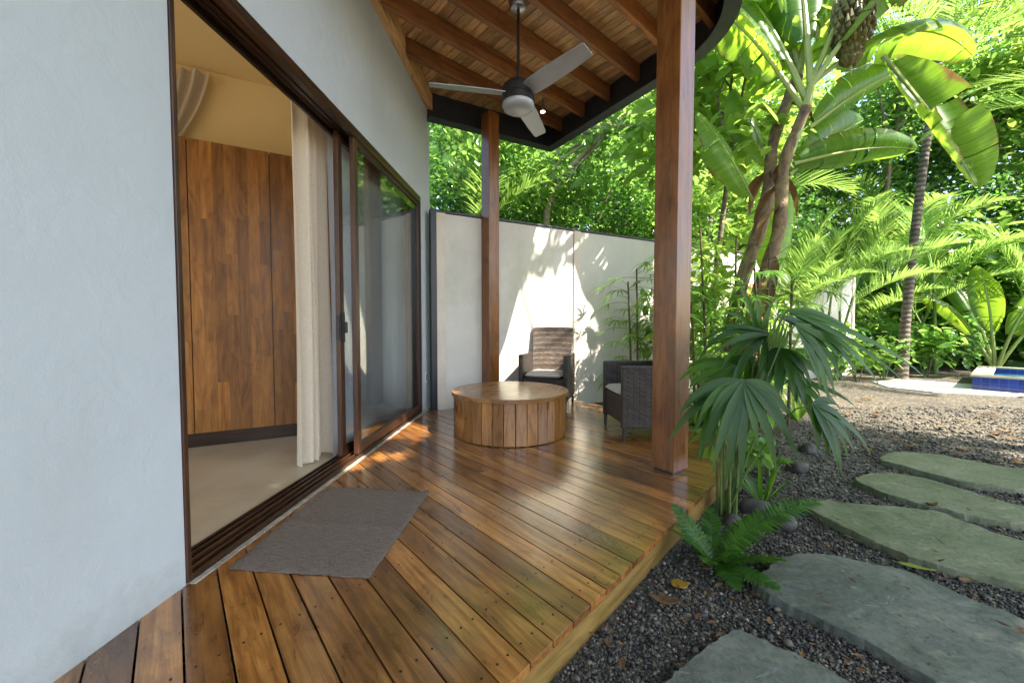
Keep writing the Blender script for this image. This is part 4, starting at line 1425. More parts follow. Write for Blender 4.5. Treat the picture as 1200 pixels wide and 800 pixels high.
# ------------------------------------------------------------------ plant builders
def leaf_cloud(n, centers, spread, size, seed, up=.45, keep=None, droop=.25, clump_rnd=True):
    """n pointed folded leaves gathered round clump centres -> (verts, quads, rnd)"""
    g_ = np.random.default_rng(seed)
    C_ = np.asarray(centers, float)
    ci = g_.integers(0, len(C_), n)
    off = g_.normal(0, 1, (n, 3)); off /= np.linalg.norm(off, axis=1, keepdims=True)
    off *= (g_.random(n) ** .5)[:, None]
    spr = np.asarray(spread, float)
    pos = C_[ci] + off * (spr if spr.ndim else np.array([spr, spr, spr * .7]))
    if keep is not None:
        k_ = keep(pos); pos, ci, off = pos[k_], ci[k_], off[k_]; n = len(pos)
    nr = g_.normal(0, 1, (n, 3)) * .75 + off * .5; nr[:, 2] = np.abs(nr[:, 2]) + up
    nr /= np.linalg.norm(nr, axis=1, keepdims=True)
    ax = g_.normal(0, 1, (n, 3)); ax[:, 2] -= droop
    ax -= nr * np.sum(ax * nr, 1, keepdims=True); ax /= np.linalg.norm(ax, axis=1, keepdims=True)
    sd = np.cross(nr, ax)
    L_ = size * g_.uniform(.6, 1.3, n)
    W_ = L_ * g_.uniform(.2, .29, n)
    tpl = [(0, 0, 0), (.3, 1.0, .22), (.68, .82, .16), (1, 0, -.10), (.68, -.82, .16), (.3, -1.0, .22)]
    vs = np.stack([pos + ax * (L_ * a)[:, None] + sd * (W_ * b)[:, None] + nr * (W_ * c)[:, None] for a, b, c in tpl], 1)
    base = (np.arange(n) * 6)[:, None]
    f = np.concatenate([base + np.array([[0, 1, 2, 3]]), base + np.array([[0, 3, 4, 5]])], 0)
    cr = g_.random(len(C_))[ci] if clump_rnd else np.full(n, .5)
    rn = np.clip(.55 * cr + .45 * g_.random(n), 0, 1)
    return vs.reshape(-1, 3), f, np.repeat(rn, 6)


def clump_centers(n, rx, ry, rz, seed, shell=.55):
    g_ = np.random.default_rng(seed)
    d = g_.normal(0, 1, (n, 3)); d /= np.linalg.norm(d, axis=1, keepdims=True)
    r_ = shell + (1 - shell) * g_.random(n)
    return d * r_[:, None] * np.array([rx, ry, rz])


CROWNS = {}
def crown_mesh(key, m, n, nclump, rx, ry, rz, spread, size, seed):
    if key not in CROWNS:
        c = clump_centers(nclump, rx, ry, rz, seed, .25)
        v, f, r_ = leaf_cloud(n, c, spread, size, seed + 1)
        CROWNS[key] = (mesh_np('crown', v, f, r_, m), c)
    return CROWNS[key]


def limbs(mb, base, tips, r0, seed, fork=.45):
    r_ = random.Random(seed)
    top = Vector(base)
    for t in tips:
        t = Vector(t)
        mid = top.lerp(t, .5) + Vector((r_.uniform(-.2, .2), r_.uniform(-.2, .2), r_.uniform(.0, .3)))
        mb.tube([top, top.lerp(mid, .5) + Vector((r_.uniform(-.06, .06), r_.uniform(-.06, .06), 0)), mid, mid.lerp(t, .5) + Vector((0, 0, .05)), t], [r0, r0 * .75, r0 * .55, r0 * .36, r0 * .15], 6)


def tree(loc, hz, key, label, group, trunk_pts=None, r0=.09, rz=0.0, sc=1.0, bark='bark', params=None):
    """crown centre at height hz; the crown mesh is shared between trees of one key"""
    o = thing('tree', label, 'tree', loc, rz, group)
    me, cc = crown_mesh(key, *params)
    cr = link_obj('crown', me, o)
    cr.location = (0, 0, hz); cr.scale = (sc, sc, sc)
    mb = MB()
    r_ = random.Random(hash((round(loc[0] * 10), round(loc[1] * 10))) & 0xffff)
    tp = trunk_pts or [(0, 0, 0), (r_.uniform(-.1, .1), r_.uniform(-.1, .1), hz * .35), (r_.uniform(-.25, .25), r_.uniform(-.25, .25), hz * .75)]
    mb.tube(tp, [r0 * (1 - .5 * i / (len(tp) - 1)) for i in range(len(tp))], 9)
    pick = [cc[i] for i in range(0, len(cc), max(1, len(cc) // 9))]
    limbs(mb, tp[-1], [(c[0] * sc, c[1] * sc, c[2] * sc + hz) for c in pick], r0 * .5, 3)
    mb.build('trunk', M[bark], o, smooth=True)
    return o


def walk(p, d, L_, n, grav, curl=0.0):
    """a stalk that starts along d and sags: list of points"""
    p, d = Vector(p), Vector(d).normalized()
    out = [p.copy()]
    st = L_ / n
    for i in range(n):
        d = (d + Vector((0, 0, -grav * (i + 1) / n * st * 3))).normalized()
        p = p + d * st
        out.append(p.copy())
    return out


class LB:
    """leaf strips for one mesh"""
    def __init__(s): s.v, s.f, s.r, s.g = [], [], [], []

    def strip(s, pts, ws, nrm, rnd, fold=.18):
        b = len(s.v)
        n = len(pts)
        for i, p in enumerate(pts):
            t = (pts[min(i + 1, n - 1)] - pts[max(i - 1, 0)]).normalized()
            sd = t.cross(nrm)
            sd = sd.normalized() if sd.length > 1e-5 else Vector((1, 0, 0))
            up = sd.cross(t)
            s.v += [p - sd * ws[i] + up * (ws[i] * fold), p, p + sd * ws[i] + up * (ws[i] * fold)]
            s.r += [rnd] * 3
        for i in range(n - 1):
            a = b + i * 3
            s.f += [(a, a + 1, a + 4, a + 3), (a + 1, a + 2, a + 5, a + 4)]

    def mesh(s, name, m): return mesh_np(name, [tuple(p) for p in s.v], s.f, s.r, m, g=s.g if len(s.g) == len(s.v) else None)
    def build(s, name, m, parent=None): return link_obj(name, s.mesh(name, m), parent)


def frond_mesh(L_, nl, ll, lw, grav, seed, m, start=.18, vee=.35, ldroop=.5, elev=55, name='frond', ang=(62, 28)):
    """a pinnate leaf growing from the origin along +x, rising at elev; returns the mesh"""
    r_ = random.Random(seed)
    lb = LB()
    pts = walk((0, 0, 0), (math.cos(R(elev)), 0, math.sin(R(elev))), L_, 16, grav)
    # rachis as a thin three sided strip pair
    for i in range(len(pts) - 1):
        pass
    lb.strip(pts, [max(.002, L_ * .006 * (1 - i / 17)) for i in range(17)], Vector((0, 1, 0)).cross(Vector((1, 0, 0))) * -1, .95, -.8)
    for i in range(nl):
        u = start + (1 - start) * (i + .5) / nl
        x = u * 16; k_ = min(int(x), 15); p = pts[k_].lerp(pts[k_ + 1], x - k_)
        t = (pts[k_ + 1] - pts[k_]).normalized()
        sd = t.cross(Vector((0, 0, 1)));  sd = sd.normalized() if sd.length > .05 else Vector((0, -1, 0))
        up = sd.cross(t)
        prof = math.sin(math.pi * (.14 + .82 * (u - start) / (1 - start))) ** .7
        for sg in (-1, 1):
            a = R(ang[0] + (ang[1] - ang[0]) * u + r_.uniform(-6, 6))
            d = (t * math.cos(a) + sd * sg * math.sin(a) + up * vee * r_.uniform(.6, 1.3)).normalized()
            l_ = ll * prof * r_.uniform(.85, 1.1)
            q = walk(p, d, l_, 4, ldroop / max(l_, .05) * .35 * r_.uniform(.7, 1.4))
            w = lw * (.6 + .4 * prof)
            lb.strip(q, [w * .45, w, w * .85, w * .5, w * .06], (up + Vector((0, 0, .4))).normalized(), r_.random() * .8, .25)
    return lb.mesh(name, m)


def palmate(lb, hub, axis, nrm, nseg, L_, w, spread, droop, seed, tipw=.1, rnd0=None):
    """segments fanning from hub round axis in the plane across nrm"""
    r_ = random.Random(seed)
    axis = Vector(axis).normalized(); nrm = Vector(nrm); nrm = (nrm - axis * nrm.dot(axis)).normalized()
    sd = axis.cross(nrm)
    for i in range(nseg):
        u = (i / (nseg - 1) - .5) if nseg > 1 else 0
        a = R(spread) * u + R(r_.uniform(-6, 6))
        d = axis * math.cos(a) + sd * math.sin(a) + nrm * r_.uniform(-.08, .14)
        l_ = L_ * (1 - .35 * abs(2 * u) ** 1.6) * r_.uniform(.62, 1.12)
        q = walk(hub, d, l_, 7, droop * r_.uniform(.5, 1.7) / max(l_, .1) * .5)
        ws = [w * .22, w * .7, w, w * 1.0, w * .86, w * .62, w * .33, w * tipw]
        lb.strip(q, ws, nrm, (rnd0 if rnd0 is not None else 0) * .5 + r_.random() * .5, .22)


# ------------------------------------------------------------------ fan palm beside the deck
fpb = Vector((1.30, 2.36, GZ))
fan_palm = thing('fan_palm', 'dark green fan palm with drooping pleated leaves beside the deck corner', 'palm', fpb)
LMf = Matrix.Translation(fpb)
spec = [  # hub pixel, distance, tip pixel, tip distance, segments, half width, spread, droop, normal
    ((922, 364), 2.25, (1050, 410), 2.12, 9, .028, 58, .7, (.2, -.75, .75)),
    ((912, 372), 2.35, (1000, 396), 2.45, 8, .025, 70, 1.0, (.0, -.6, .8)),
    ((905, 392), 2.45, (832, 400), 2.25, 9, .024, 95, 1.1, (-.2, -.7, .75)),
    ((872, 446), 2.15, (876, 540), 2.02, 13, .026, 165, 1.3, (.0, -1, .5)),
    ((952, 474), 2.05, (1022, 520), 1.95, 12, .024, 130, 1.9, (.1, -.8, .8)),
    ((862, 428), 2.50, (800, 452), 2.45, 8, .025, 95, 1.1, (-.2, -.7, .7)),
    ((898, 430), 2.45, (965, 440), 2.5, 9, .024, 95, 1.4, (.0, -.6, .9)),
    ((932, 380), 2.15, (1010, 445), 2.05, 9, .026, 70, 1.1, (.1, -.9, .5)),
    ((915, 408), 2.30, (935, 470), 2.15, 11, .024, 130, 1.2, (.0, -1, .4)),
    ((890, 400), 2.55, (860, 350), 2.5, 9, .022, 100, .9, (-.1, -.9, .4)),
    ((848, 455), 2.35, (815, 520), 2.3, 9, .023, 110, 1.2, (-.1, -.9, .5)),
    ((925, 445), 2.30, (985, 470), 2.2, 9, .022, 100, 1.4, (.0, -.8, .6)),
    ((880, 415), 2.60, (842, 470), 2.45, 9, .024, 105, 1.2, (-.1, -.9, .5)),
]
for i, (h, dh, tpx, dt, ns_, w, spd, dr, nz_) in enumerate(spec):
    hub, tip = atd(*h, dh), atd(*tpx, dt)
    root = fpb + Vector((random.uniform(-.04, .04), random.uniform(-.04, .04), .0))
    mid = root.lerp(hub, .55) + Vector((0, 0, .12))
    mb = MB()
    mb.tube([root, root.lerp(mid, .5) + Vector((0, 0, .05)), mid, mid.lerp(hub, .6) + Vector((0, 0, .05)), hub], [.007, .006, .005, .0045, .004], 7)
    st = mb.build('stalk', M['stem'], fan_palm, smooth=True, local=LMf)
    lb = LB()
    ax = tip - hub
    nz_ = Vector(nz_)
    palmate(lb, hub - fpb, ax, nz_, ns_, ax.length * 1.3, w, spd, dr, 40 + i, .08, random.random())
    lb.build('leaf', M['fan_palm'], fan_palm)
# the folded young spear leaf
lb = LB()
hub = atd(898, 455, 2.32) - fpb
for k_ in range(6):
    d = (atd(905 + k_ * 7, 345, 2.3) - fpb - hub).normalized()
    q = walk(hub, d, .46 - .03 * abs(k_ - 2), 5, .12)
    lb.strip(q, [.006, .013, .014, .012, .008, .002], Vector((0, -1, .2)), .75 + .04 * k_, .5)
lb.build('young_leaf', M['palm'], fan_palm)
mb = MB()
for k_ in range(7):
    a = k_ * .9
    mb.tube([fpb + Vector((.05 * math.cos(a), .05 * math.sin(a), 0)), fpb + Vector((.06 * math.cos(a), .05 * math.sin(a), .3)), fpb + Vector((.09 * math.cos(a + .3), .07 * math.sin(a + .3), .52 + .05 * (k_ % 3)))], [.009, .007, .004], 7)
mb.build('stem', M['stem'], fan_palm, smooth=True, local=LMf)

# ------------------------------------------------------------------ fern
def fern_frond(seed, L_, name='frond'):
    return frond_mesh(L_, 34, min(.085, L_ * .21), min(.009, L_ * .021), 1.0, seed, M['fern'], start=.08, vee=.1, ldroop=.35, elev=40, ang=(80, 55))
fb = Vector((.955, 1.83, GZ))
fern = thing('fern', 'bright green sword fern on the gravel against the deck edge', 'fern', fb)
for i, (az, L_, el) in enumerate(((4, .60, 10), (16, .36, 2), (24, .28, -6), (150, .24, 8), (118, .30, 14), (-60, .30, -18), (-95, .26, -22), (-30, .30, -12), (62, .32, 0), (-130, .24, -8), (38, .28, -26), (178, .26, 6), (-12, .32, -28), (-75, .22, 10))):
    me = fern_frond(60 + i, L_)
    o = link_obj('frond', me, fern)
    o.rotation_euler = (random.uniform(-.25, .25), -R(el), R(az))
    o.location = (random.uniform(-.02, .02), random.uniform(-.02, .02), .02)

# ------------------------------------------------------------------ lady palms
def lady_palm(loc, canes, label, seed, group=None, droop=.9):
    """canes: list of (dx, dy, height)"""
    r_ = random.Random(seed)
    o = thing('lady_palm', label, 'palm', loc, 0, group)
    mb = MB()
    heads = []
    for (dx, dy, h) in canes:
        lean = Vector((r_.uniform(-.12, .12), r_.uniform(-.12, .12), 0))
        top = Vector((dx, dy, h)) + lean
        mb.tube([(dx, dy, 0), Vector((dx, dy, h * .5)) + lean * .35, top], [.017, .014, .011], 7)
        heads.append((top, h))
    mb.build('canes', M['cane'], o, smooth=True)
    lb, pt = LB(), MB()
    for (top, h) in heads:
        for k_ in range(r_.randint(12, 17)):
            a = r_.uniform(0, 6.28)
            el = r_.uniform(-.1, 1.0)
            zst = top - Vector((0, 0, r_.uniform(0, h * .55)))
            d = Vector((math.cos(a), math.sin(a), el)).normalized()
            q = walk(zst, d, r_.uniform(.2, .36), 4, .9)
            pt.tube(q, [.004, .0035, .003, .0028, .0025], 5)
            ax = (q[-1] - q[-2]).normalized() + Vector((0, 0, -.25))
            palmate(lb, q[-1], ax, Vector((0, 0, 1)) + Vector((math.cos(a), math.sin(a), 0)) * .4, r_.randint(6, 9), r_.uniform(.24, .34), .0125, 150, droop, r_.randint(0, 9999), .3, r_.random())
    pt.build('leaf_stalks', M['stem'], o, smooth=True)
    lb.build('leaves', M['rhapis'], o)
    return o
lady_palm((1.66, 5.48, GZ), [(0, 0, 1.75), (.12, .1, 1.95), (.36, .0, 2.1), (.1, -.12, .65), (.55, .16, 1.5), (.3, -.22, .9)], 'lady palm clump growing between the chairs and the concrete wall', 3)
lady_palm((2.12, 4.55, GZ), [(0, 0, 1.9), (.2, .15, 2.3), (-.12, .2, 2.1), (.4, 0, 1.6), (.28, -.2, 1.2), (.55, .2, 2.2)], 'tall lady palm clump just right of the large wooden post', 8)
lady_palm((2.62, 4.15, GZ), [(0, 0, 1.75), (.12, .12, 2.0), (.26, -.05, 1.65)], 'lady palm with drooping leaves in front of the banana trunks', 18, droop=1.2)
lady_palm((2.0, 3.75, GZ), [(0, 0, .8), (.15, .1, 1.0), (-.1, .12, .65)], 'short lady palm by the rounded deck corner', 28)

# ------------------------------------------------------------------ banana plants
def banana_leaf(parent, p0, d0, L_, W_, grav, seed, tears=5, pet=.18, rnd=.5, side=None, vee=.25, m='banana'):
    r_ = random.Random(seed)
    n = 30
    pts = walk(p0, d0, L_, n, grav)
    lb = LB()
    cuts = sorted(r_.uniform(.25, .95) for _ in range(tears))
    for sg in (-1, 1):
        cs = [0] + [c + r_.uniform(-.03, .03) for c in cuts] + [1.01]
        for ci in range(len(cs) - 1):
            s0, s1 = max(pet, cs[ci]), min(1, cs[ci + 1])
            if s1 - s0 < .02: continue
            dr = r_.uniform(-.1, .35); sweep_ = r_.uniform(.0, .12)
            kk = max(2, int((s1 - s0) * 26))
            b = len(lb.v)
            nw = 5
            for j in range(kk + 1):
                u = s0 + (s1 - s0) * j / kk
                if j == 0 and ci: u += .004
                x = min(u, .9999) * n; k_ = int(x); p = pts[k_].lerp(pts[k_ + 1], x - k_)
                t = (pts[k_ + 1] - pts[k_]).normalized()
                sd = side if side is not None else t.cross(Vector((0, 0, 1)))
                sd = (sd - t * sd.dot(t)).normalized() * sg
                up = sd.cross(t) * sg
                uu = (u - pet) / (1 - pet)
                hw = W_ * max(0.0, math.sin(math.pi * min(1, uu * .93 + .05)) ** .55) * (1 if uu < .97 else .8)
                for q in range(nw + 1):
                    a = q / nw
                    h = hw * (vee * a - (.55 + dr) * a * a * a)
                    lb.v.append(p + sd * hw * a * (1 - .1 * a * abs(dr)) + up * h + t * (sweep_ * hw * a + .02 * W_ * math.sin(j * 2.1 + q) * a))
                    lb.g.append((u * L_ + seed, a, seed * 1.7 + sg * 3))
                    lb.r.append(min(1, max(0, rnd + .10 * math.sin(j * 1.7) * a)))
            for j in range(kk):
                for q in range(nw):
                    a = b + j * (nw + 1) + q
                    lb.f.append((a, a + 1, a + nw + 2, a + nw + 1))
    o = lb.build('leaf', M[m], parent)
    mb = MB(); mb.tube(pts, [max(.004, .030 * (1 - i / (n + 1)) ** .8 * (L_ / 2)) for i in range(n + 1)], 7)
    mb.build('midrib', M['midrib'], o, smooth=True)
    return o


def banana(loc, top, r0, leaves, label, bunch=None, seed=1):
    """leaves: (azimuth deg, elevation deg, length, half width, sag, rnd)"""
    o = thing('banana_plant', label, 'banana plant', loc)
    r_ = random.Random(seed)
    top = Vector(top)
    mb = MB()
    n = 26
    pts = [Vector((0, 0, 0)).lerp(top, i / n) + Vector((.05 * math.sin(i * .5), .04 * math.cos(i * .6), 0)) * (i / n) for i in range(n + 1)]
    mb.tube(pts, [r0 * (1.15 - .5 * i / n + .07 * math.sin(i * 2.3) + r_.uniform(-.05, .05)) for i in range(n + 1)], 12)
    mb.build('trunk', M['banana_trunk'], o, smooth=True)
    # green sheaths where the leaves leave
    mb = MB()
    ax = (top - pts[-4]).normalized()
    mb.tube([pts[-5], pts[-1], top + ax * .35], [r0 * .72, r0 * .6, r0 * .35], 10); mb.build('sheath', M['midrib'], o, smooth=True)
    for i, (az, el, L_, W_, sg, rn) in enumerate(leaves):
        d = Vector((math.cos(R(az)) * math.cos(R(el)), math.sin(R(az)) * math.cos(R(el)), math.sin(R(el))))
        banana_leaf(o, top + ax * r_.uniform(.0, .3), d, L_, W_, sg, seed * 30 + i, tears=r_.randint(6, 13), rnd=rn, pet=.22)
    # hanging dead sheaths
    for i in range(5):
        a = r_.uniform(0, 6.28)
        lb = LB()
        q = walk(pts[r_.randint(12, 24)] + Vector((math.cos(a), math.sin(a), 0)) * r0 * .6, (math.cos(a), math.sin(a), -.6), r_.uniform(.3, .7), 6, 2.5)
        lb.strip(q, [.03, .05, .06, .06, .045, .03, .01], Vector((0, 0, 1)), r_.random(), .5)
        lb.build('dead_leaf', M['deadleaf'], o)
    if bunch:
        bp_ = Vector(bunch)
        mb = MB()
        st = [top + ax * .25, top + ax * .75 + (bp_ - top) * .3, bp_ + Vector((0, 0, .45)), bp_ + Vector((0, 0, .1)), bp_ - Vector((0, 0, .45))]
        mb.tube(st, [.03, .03, .028, .024, .015], 8)
        so_ = mb.build('fruit_stalk', M['midrib'], o, smooth=True)
        mb = MB()
        for ring in range(11):
            z = .30 - ring * .062
            rr = (.10 + .045 * math.sin(ring * .35)) * (1 if ring < 7 else 1 - .12 * (ring - 6))
            for k_ in range(17):
                a = k_ / 17 * 6.283 + ring * .9 + r_.uniform(-.08, .08)
                d = Vector((math.cos(a), math.sin(a), 0))
                p = bp_ + Vector((0, 0, z + r_.uniform(-.015, .015)))
                rq = rr * r_.uniform(.85, 1.12)
                mb.tube([p + d * rq * .25, p + d * rq * .8 + Vector((0, 0, -.01)), p + d * (rq + .04) + Vector((0, 0, .035)), p + d * (rq + .045) + Vector((0, 0, .11))], [.02, .030, .028, .008], 6)
        mb.build('fruit_bunch', M['fruit'], o, smooth=True)
    return o
b1 = atd(834, 470, 5.0); b1.z = GZ
t1 = atd(930, 92, 4.9) - b1
banana((b1.x, b1.y, GZ), t1, .088, [(172, 74, 2.6, .32, .22, .7), (20, 70, 2.4, .34, .18, .5), (100, 55, 2.3, .34, .35, .8), (75, 45, 2.0, .28, .5, .9), (-15, 66, 2.2, .3, .3, .6)],
       'banana plant with the leaning brown trunk nearer the post', seed=2)
b2 = atd(858, 470, 4.7); b2.z = GZ
t2 = atd(940, 128, 4.6) - b2
bn = atd(998, 38, 4.5) - b2
banana((b2.x, b2.y, GZ), t2, .084, [(25, 62, 2.5, .36, .25, .6), (-25, 58, 2.2, .32, .4, .35), (120, 70, 2.5, .34, .2, .7), (75, 78, 2.6, .36, .12, .6), (-5, 40, 1.9, .34, .6, .55), (170, 60, 2.2, .32, .35, .8)],
       'banana plant carrying a bunch of green bananas', bunch=bn, seed=3)
# the big hanging leaf and its neighbours, by where they are in the garden
def loose_leaf(parent, loc, pa, da, pb, db, W_, sag, seed, rnd, side=None, tears=4, pet=.06, vee=.12):
    A, B = atd(*pa, da) - Vector(loc), atd(*pb, db) - Vector(loc)
    d = B - A
    d2 = (d.normalized() + Vector((0, 0, sag * .55))).normalized()
    return banana_leaf(parent, A, d2, d.length * 1.05, W_, sag * .55 / d.length, seed, tears=tears, pet=pet, rnd=rnd, side=side, vee=vee)
bp2 = [o for o in bpy.data.objects if o.name.startswith('banana_plant')][-1]
bl = (b2.x, b2.y, GZ)
loose_leaf(bp2, bl, (1035, 66), 4.4, (1128, 216), 4.0, .29, .35, 301, .35, side=Vector((.75, .25, .55)), tears=5)
loose_leaf(bp2, bl, (930, 192), 4.7, (1068, 190), 4.7, .21, .45, 302, .6, side=Vector((.1, .5, -.8)), tears=11)
loose_leaf(bp2, bl, (948, 150), 4.6, (1050, 95), 4.9, .22, .3, 303, .75, side=Vector((0, .6, -.8)), tears=7)
loose_leaf(bp2, bl, (925, 205), 4.8, (1010, 150), 5.1, .26, .3, 304, .5, side=Vector((0, .5, -.8)), tears=5)
bp1 = [o for o in bpy.data.objects if o.name.startswith('banana_plant')][0]
bl1 = (b1.x, b1.y, GZ)
loose_leaf(bp1, bl1, (882, 235), 5.0, (815, 140), 4.9, .24, .6, 305, .95, side=Vector((.3, .4, .8)), tears=5)
loose_leaf(bp1, bl1, (905, 200), 5.1, (862, 110), 5.4, .26, .2, 306, .85, side=Vector((.7, .4, .2)), tears=3)
loose_leaf(bp1, bl1, (905, 330), 5.3, (925, 235), 5.4, .26, .1, 307, .9, side=Vector((1, .1, 0)), tears=1)

# ------------------------------------------------------------------ palms
FR_L = [frond_mesh(2.6, 46, .62, .017, .30, 200 + i, M['palm'], start=.16, vee=.25, ldroop=.5, elev=60) for i in range(3)]
FR_S = [frond_mesh(1.7, 36, .44, .016, .42, 210 + i, M['palm'], start=.2, vee=.3, ldroop=.5, elev=66) for i in range(3)]
def palm(loc, h, n, label, frs, lean=(0, 0), r0=.09, sc=1.0, seed=1, group=None, stems=1, kind='palm_tree'):
    o = thing(kind, label, 'palm', loc, 0, group)
    r_ = random.Random(seed)
    for s_ in range(stems):
        bx, by = (0, 0) if stems == 1 else (r_.uniform(-.3, .3), r_.uniform(-.3, .3))
        hh = h * (1 if stems == 1 else r_.uniform(.55, 1.1))
        lx, ly = (lean if stems == 1 else (r_.uniform(-.4, .4), r_.uniform(-.4, .4)))
        mb = MB()
        pts = [Vector((bx + lx * (i / 6) ** 1.5, by + ly * (i / 6) ** 1.5, hh * i / 6)) for i in range(7)]
        mb.tube(pts, [r0 * (1.25 if i == 0 else 1.0 - .05 * i) for i in range(7)], 12)
        mb.build('trunk', M['palm_trunk'] if stems == 1 else M['stem'], o, smooth=True)
        k_ = n if stems == 1 else max(3, n // stems)
        for i in range(k_):
            fr = link_obj('frond', frs[(i + seed) % len(frs)], o)
            fr.location = pts[-1]
            fr.rotation_euler = (r_.uniform(-.2, .2), r_.uniform(-.25, .75) if i > 1 else -.3, i * 2.399 + r_.uniform(-.3, .3))
            s2 = sc * r_.uniform(.8, 1.12); fr.scale = (s2, s2, s2)
    return o
palm((8.28, 8.4, GZ), 6.9, 15, 'tall coconut palm with a slim ringed trunk by the pool', FR_L, (.55, .0), .088, 1.25, 5)
palm((9.8, 6.5, GZ), 4.8, 12, 'palm whose arching fronds fill the upper right', FR_L, (.3, .1), .06, 1.15, 15)
palm((5.2, 7.9, GZ), 1.4, 12, 'clumping palm in front of the pale wall', FR_S, r0=.03, sc=1.05, seed=6, stems=4, kind='areca_palm')
palm((7.0, 8.6, GZ), 1.7, 14, 'clumping palm just left of the coconut trunk', FR_S, r0=.03, sc=1.15, seed=7, stems=4, kind='areca_palm')
palm((10.0, 9.6, GZ), 2.4, 16, 'tall clumping palm arching over the pool', FR_L, r0=.035, sc=.95, seed=8, stems=4, kind='areca_palm')
palm((9.0, 11.2, GZ), 1.6, 12, 'clumping palm standing behind the pool', FR_S, r0=.03, sc=1.3, seed=9, stems=4, kind='areca_palm')
palm((12.2, 9.0, GZ), 2.2, 12, 'clumping palm at the far right beyond the pool', FR_L, r0=.035, sc=.95, seed=10, stems=3, kind='areca_palm')
palm((11.5, 12.4, GZ), 3.0, 14, 'feathery palm standing in the trees behind the pool', FR_L, (.2, 0), .09, 1.1, 11)
palm((-.75, 6.9, GZ), 2.7, 8, 'dark palm just behind the wall beside the house', FR_S, (.1, 0), .06, 1.0, 12)
palm((4.2, 8.9, GZ), 3.6, 12, 'palm rising behind the concrete wall', FR_L, (.2, 0), .08, 1.0, 13)

# ------------------------------------------------------------------ small plants
def leafy(loc, h, w, n, size, m, label, seed, cat='shrub', name='shrub', group=None, stems=6):
    o = thing(name, label, cat, loc, 0, group)
    r_ = random.Random(seed)
    mb = MB(); tips = []
    for i in range(stems):
        a = r_.uniform(0, 6.28); rr = w * r_.uniform(.2, .9)
        t = Vector((math.cos(a) * rr, math.sin(a) * rr, h * r_.uniform(.5, 1)))
        mb.tube([(math.cos(a) * .03, math.sin(a) * .03, 0), Vector((t.x * .35, t.y * .35, t.z * .6)), t], [.010, .007, .003], 5)
        tips += [tuple(t), (t.x * .7, t.y * .7, t.z * .7)]
    mb.build('stems', M['stem'], o, smooth=True)
    v, f, rn = leaf_cloud(n, tips, np.array([w * .38, w * .38, h * .28]), size, seed, up=.5, droop=.6)
    me = mesh_np('leaves', v, f, rn, M[m]); link_obj('leaves', me, o)
    return o


def straps(loc, n, L_, w, m, label, seed, sag=.9, elev=(35, 85), name='strap_plant', cat='plant'):
    o = thing(name, label, cat, loc)
    r_ = random.Random(seed); lb = LB()
    for i in range(n):
        a = r_.uniform(0, 6.28); e = R(r_.uniform(*elev))
        d = Vector((math.cos(a) * math.cos(e), math.sin(a) * math.cos(e), math.sin(e)))
        l_ = L_ * r_.uniform(.6, 1.1)
        q = walk((math.cos(a) * .02, math.sin(a) * .02, 0), d, l_, 8, sag / l_ * .4)
        lb.strip(q, [w * .5, w * .8, w, w, w * .95, w * .8, w * .6, w * .35, w * .05], Vector((0, 0, 1)), r_.random(), .35)
    lb.build('leaves', M[m], o)
    return o
P = lambda px, py: at(px, py, GZ)
straps(P(935, 492), 22, .62, .017, 'leaf_c', 'yellow green strap-leaved plant behind the fan palm', 71)
straps(P(893, 590), 12, .34, .014, 'fan_palm', 'small strap-leaved plant among the rocks by the fan palm', 72)
leafy(P(905, 560), .34, .26, 70, .12, 'leaf_a', 'low leafy shrub under the fan palm', 73)
leafy(P(835, 555), .50, .16, 16, .17, 'leaf_c', 'thin seedling with a few yellowing leaves at the deck edge', 74, stems=3, name='seedling', cat='plant')
leafy(P(845, 520), .45, .3, 90, .14, 'leaf_b', 'dark low shrub behind the rounded deck corner', 75)
leafy((2.35, 3.9, GZ), .6, .4, 160, .13, 'leaf_a', 'bushy shrub at the foot of the banana trunks', 76)
leafy((3.3, 5.3, GZ), .8, .55, 220, .15, 'leaf_a', 'shrub in the bed right of the banana trunks', 77)
leafy((1.75, 4.6, GZ), .45, .3, 110, .13, 'leaf_b', 'low dark shrub behind the half hidden chair', 78)
GRP = 'low shrubs along the far edge of the gravel'
for i, (px, py, h, w, n, sz, m) in enumerate(((965, 452, .9, .6, 260, .17, 'leaf_a'), (1005, 446, 1.1, .7, 300, .18, 'leaf_c'), (1035, 445, .8, .5, 220, .16, 'leaf_a'), (1085, 442, 1.1, .6, 300, .2, 'leaf_a'),
                                              (1115, 434, 1.2, .7, 320, .2, 'leaf_b'), (985, 430, 1.6, .8, 380, .18, 'leaf_c'), (1060, 428, 1.5, .8, 380, .18, 'leaf_a'), (905, 462, .7, .5, 200, .16, 'leaf_a'))):
    leafy(P(px, py), h, w, n, sz, m, 'low leafy shrub along the far edge of the gravel', 80 + i, group=GRP)
for i, (x, y_, h) in enumerate(((10.2, 11.0, 1.3), (12.2, 11.2, 1.4), (14.0, 10.6, 1.6), (8.6, 10.6, 1.2), (13.6, 8.2, 1.5), (9.4, 12.2, 2.0), (11.2, 12.6, 2.2), (13.2, 12.4, 2.3), (15.4, 11.4, 2.3), (15.8, 9.4, 2.2), (8.8, 9.9, 1.2), (10.6, 9.9, 1.2))):
    leafy((x, y_, GZ), h, .9, 420, .24, 'leaf_b', 'dark undergrowth shrub behind the pool', 100 + i, group='dark shrubs behind the pool')
leafy((2.95, 6.15, GZ), 2.3, .8, 520, .2, 'leaf_c', 'tall bright shrub against the wall behind the banana trunks', 131, stems=9)
leafy((2.35, 5.75, GZ), 1.5, .6, 380, .16, 'leaf_a', 'bushy shrub against the wall right of the wooden post', 132, stems=8)
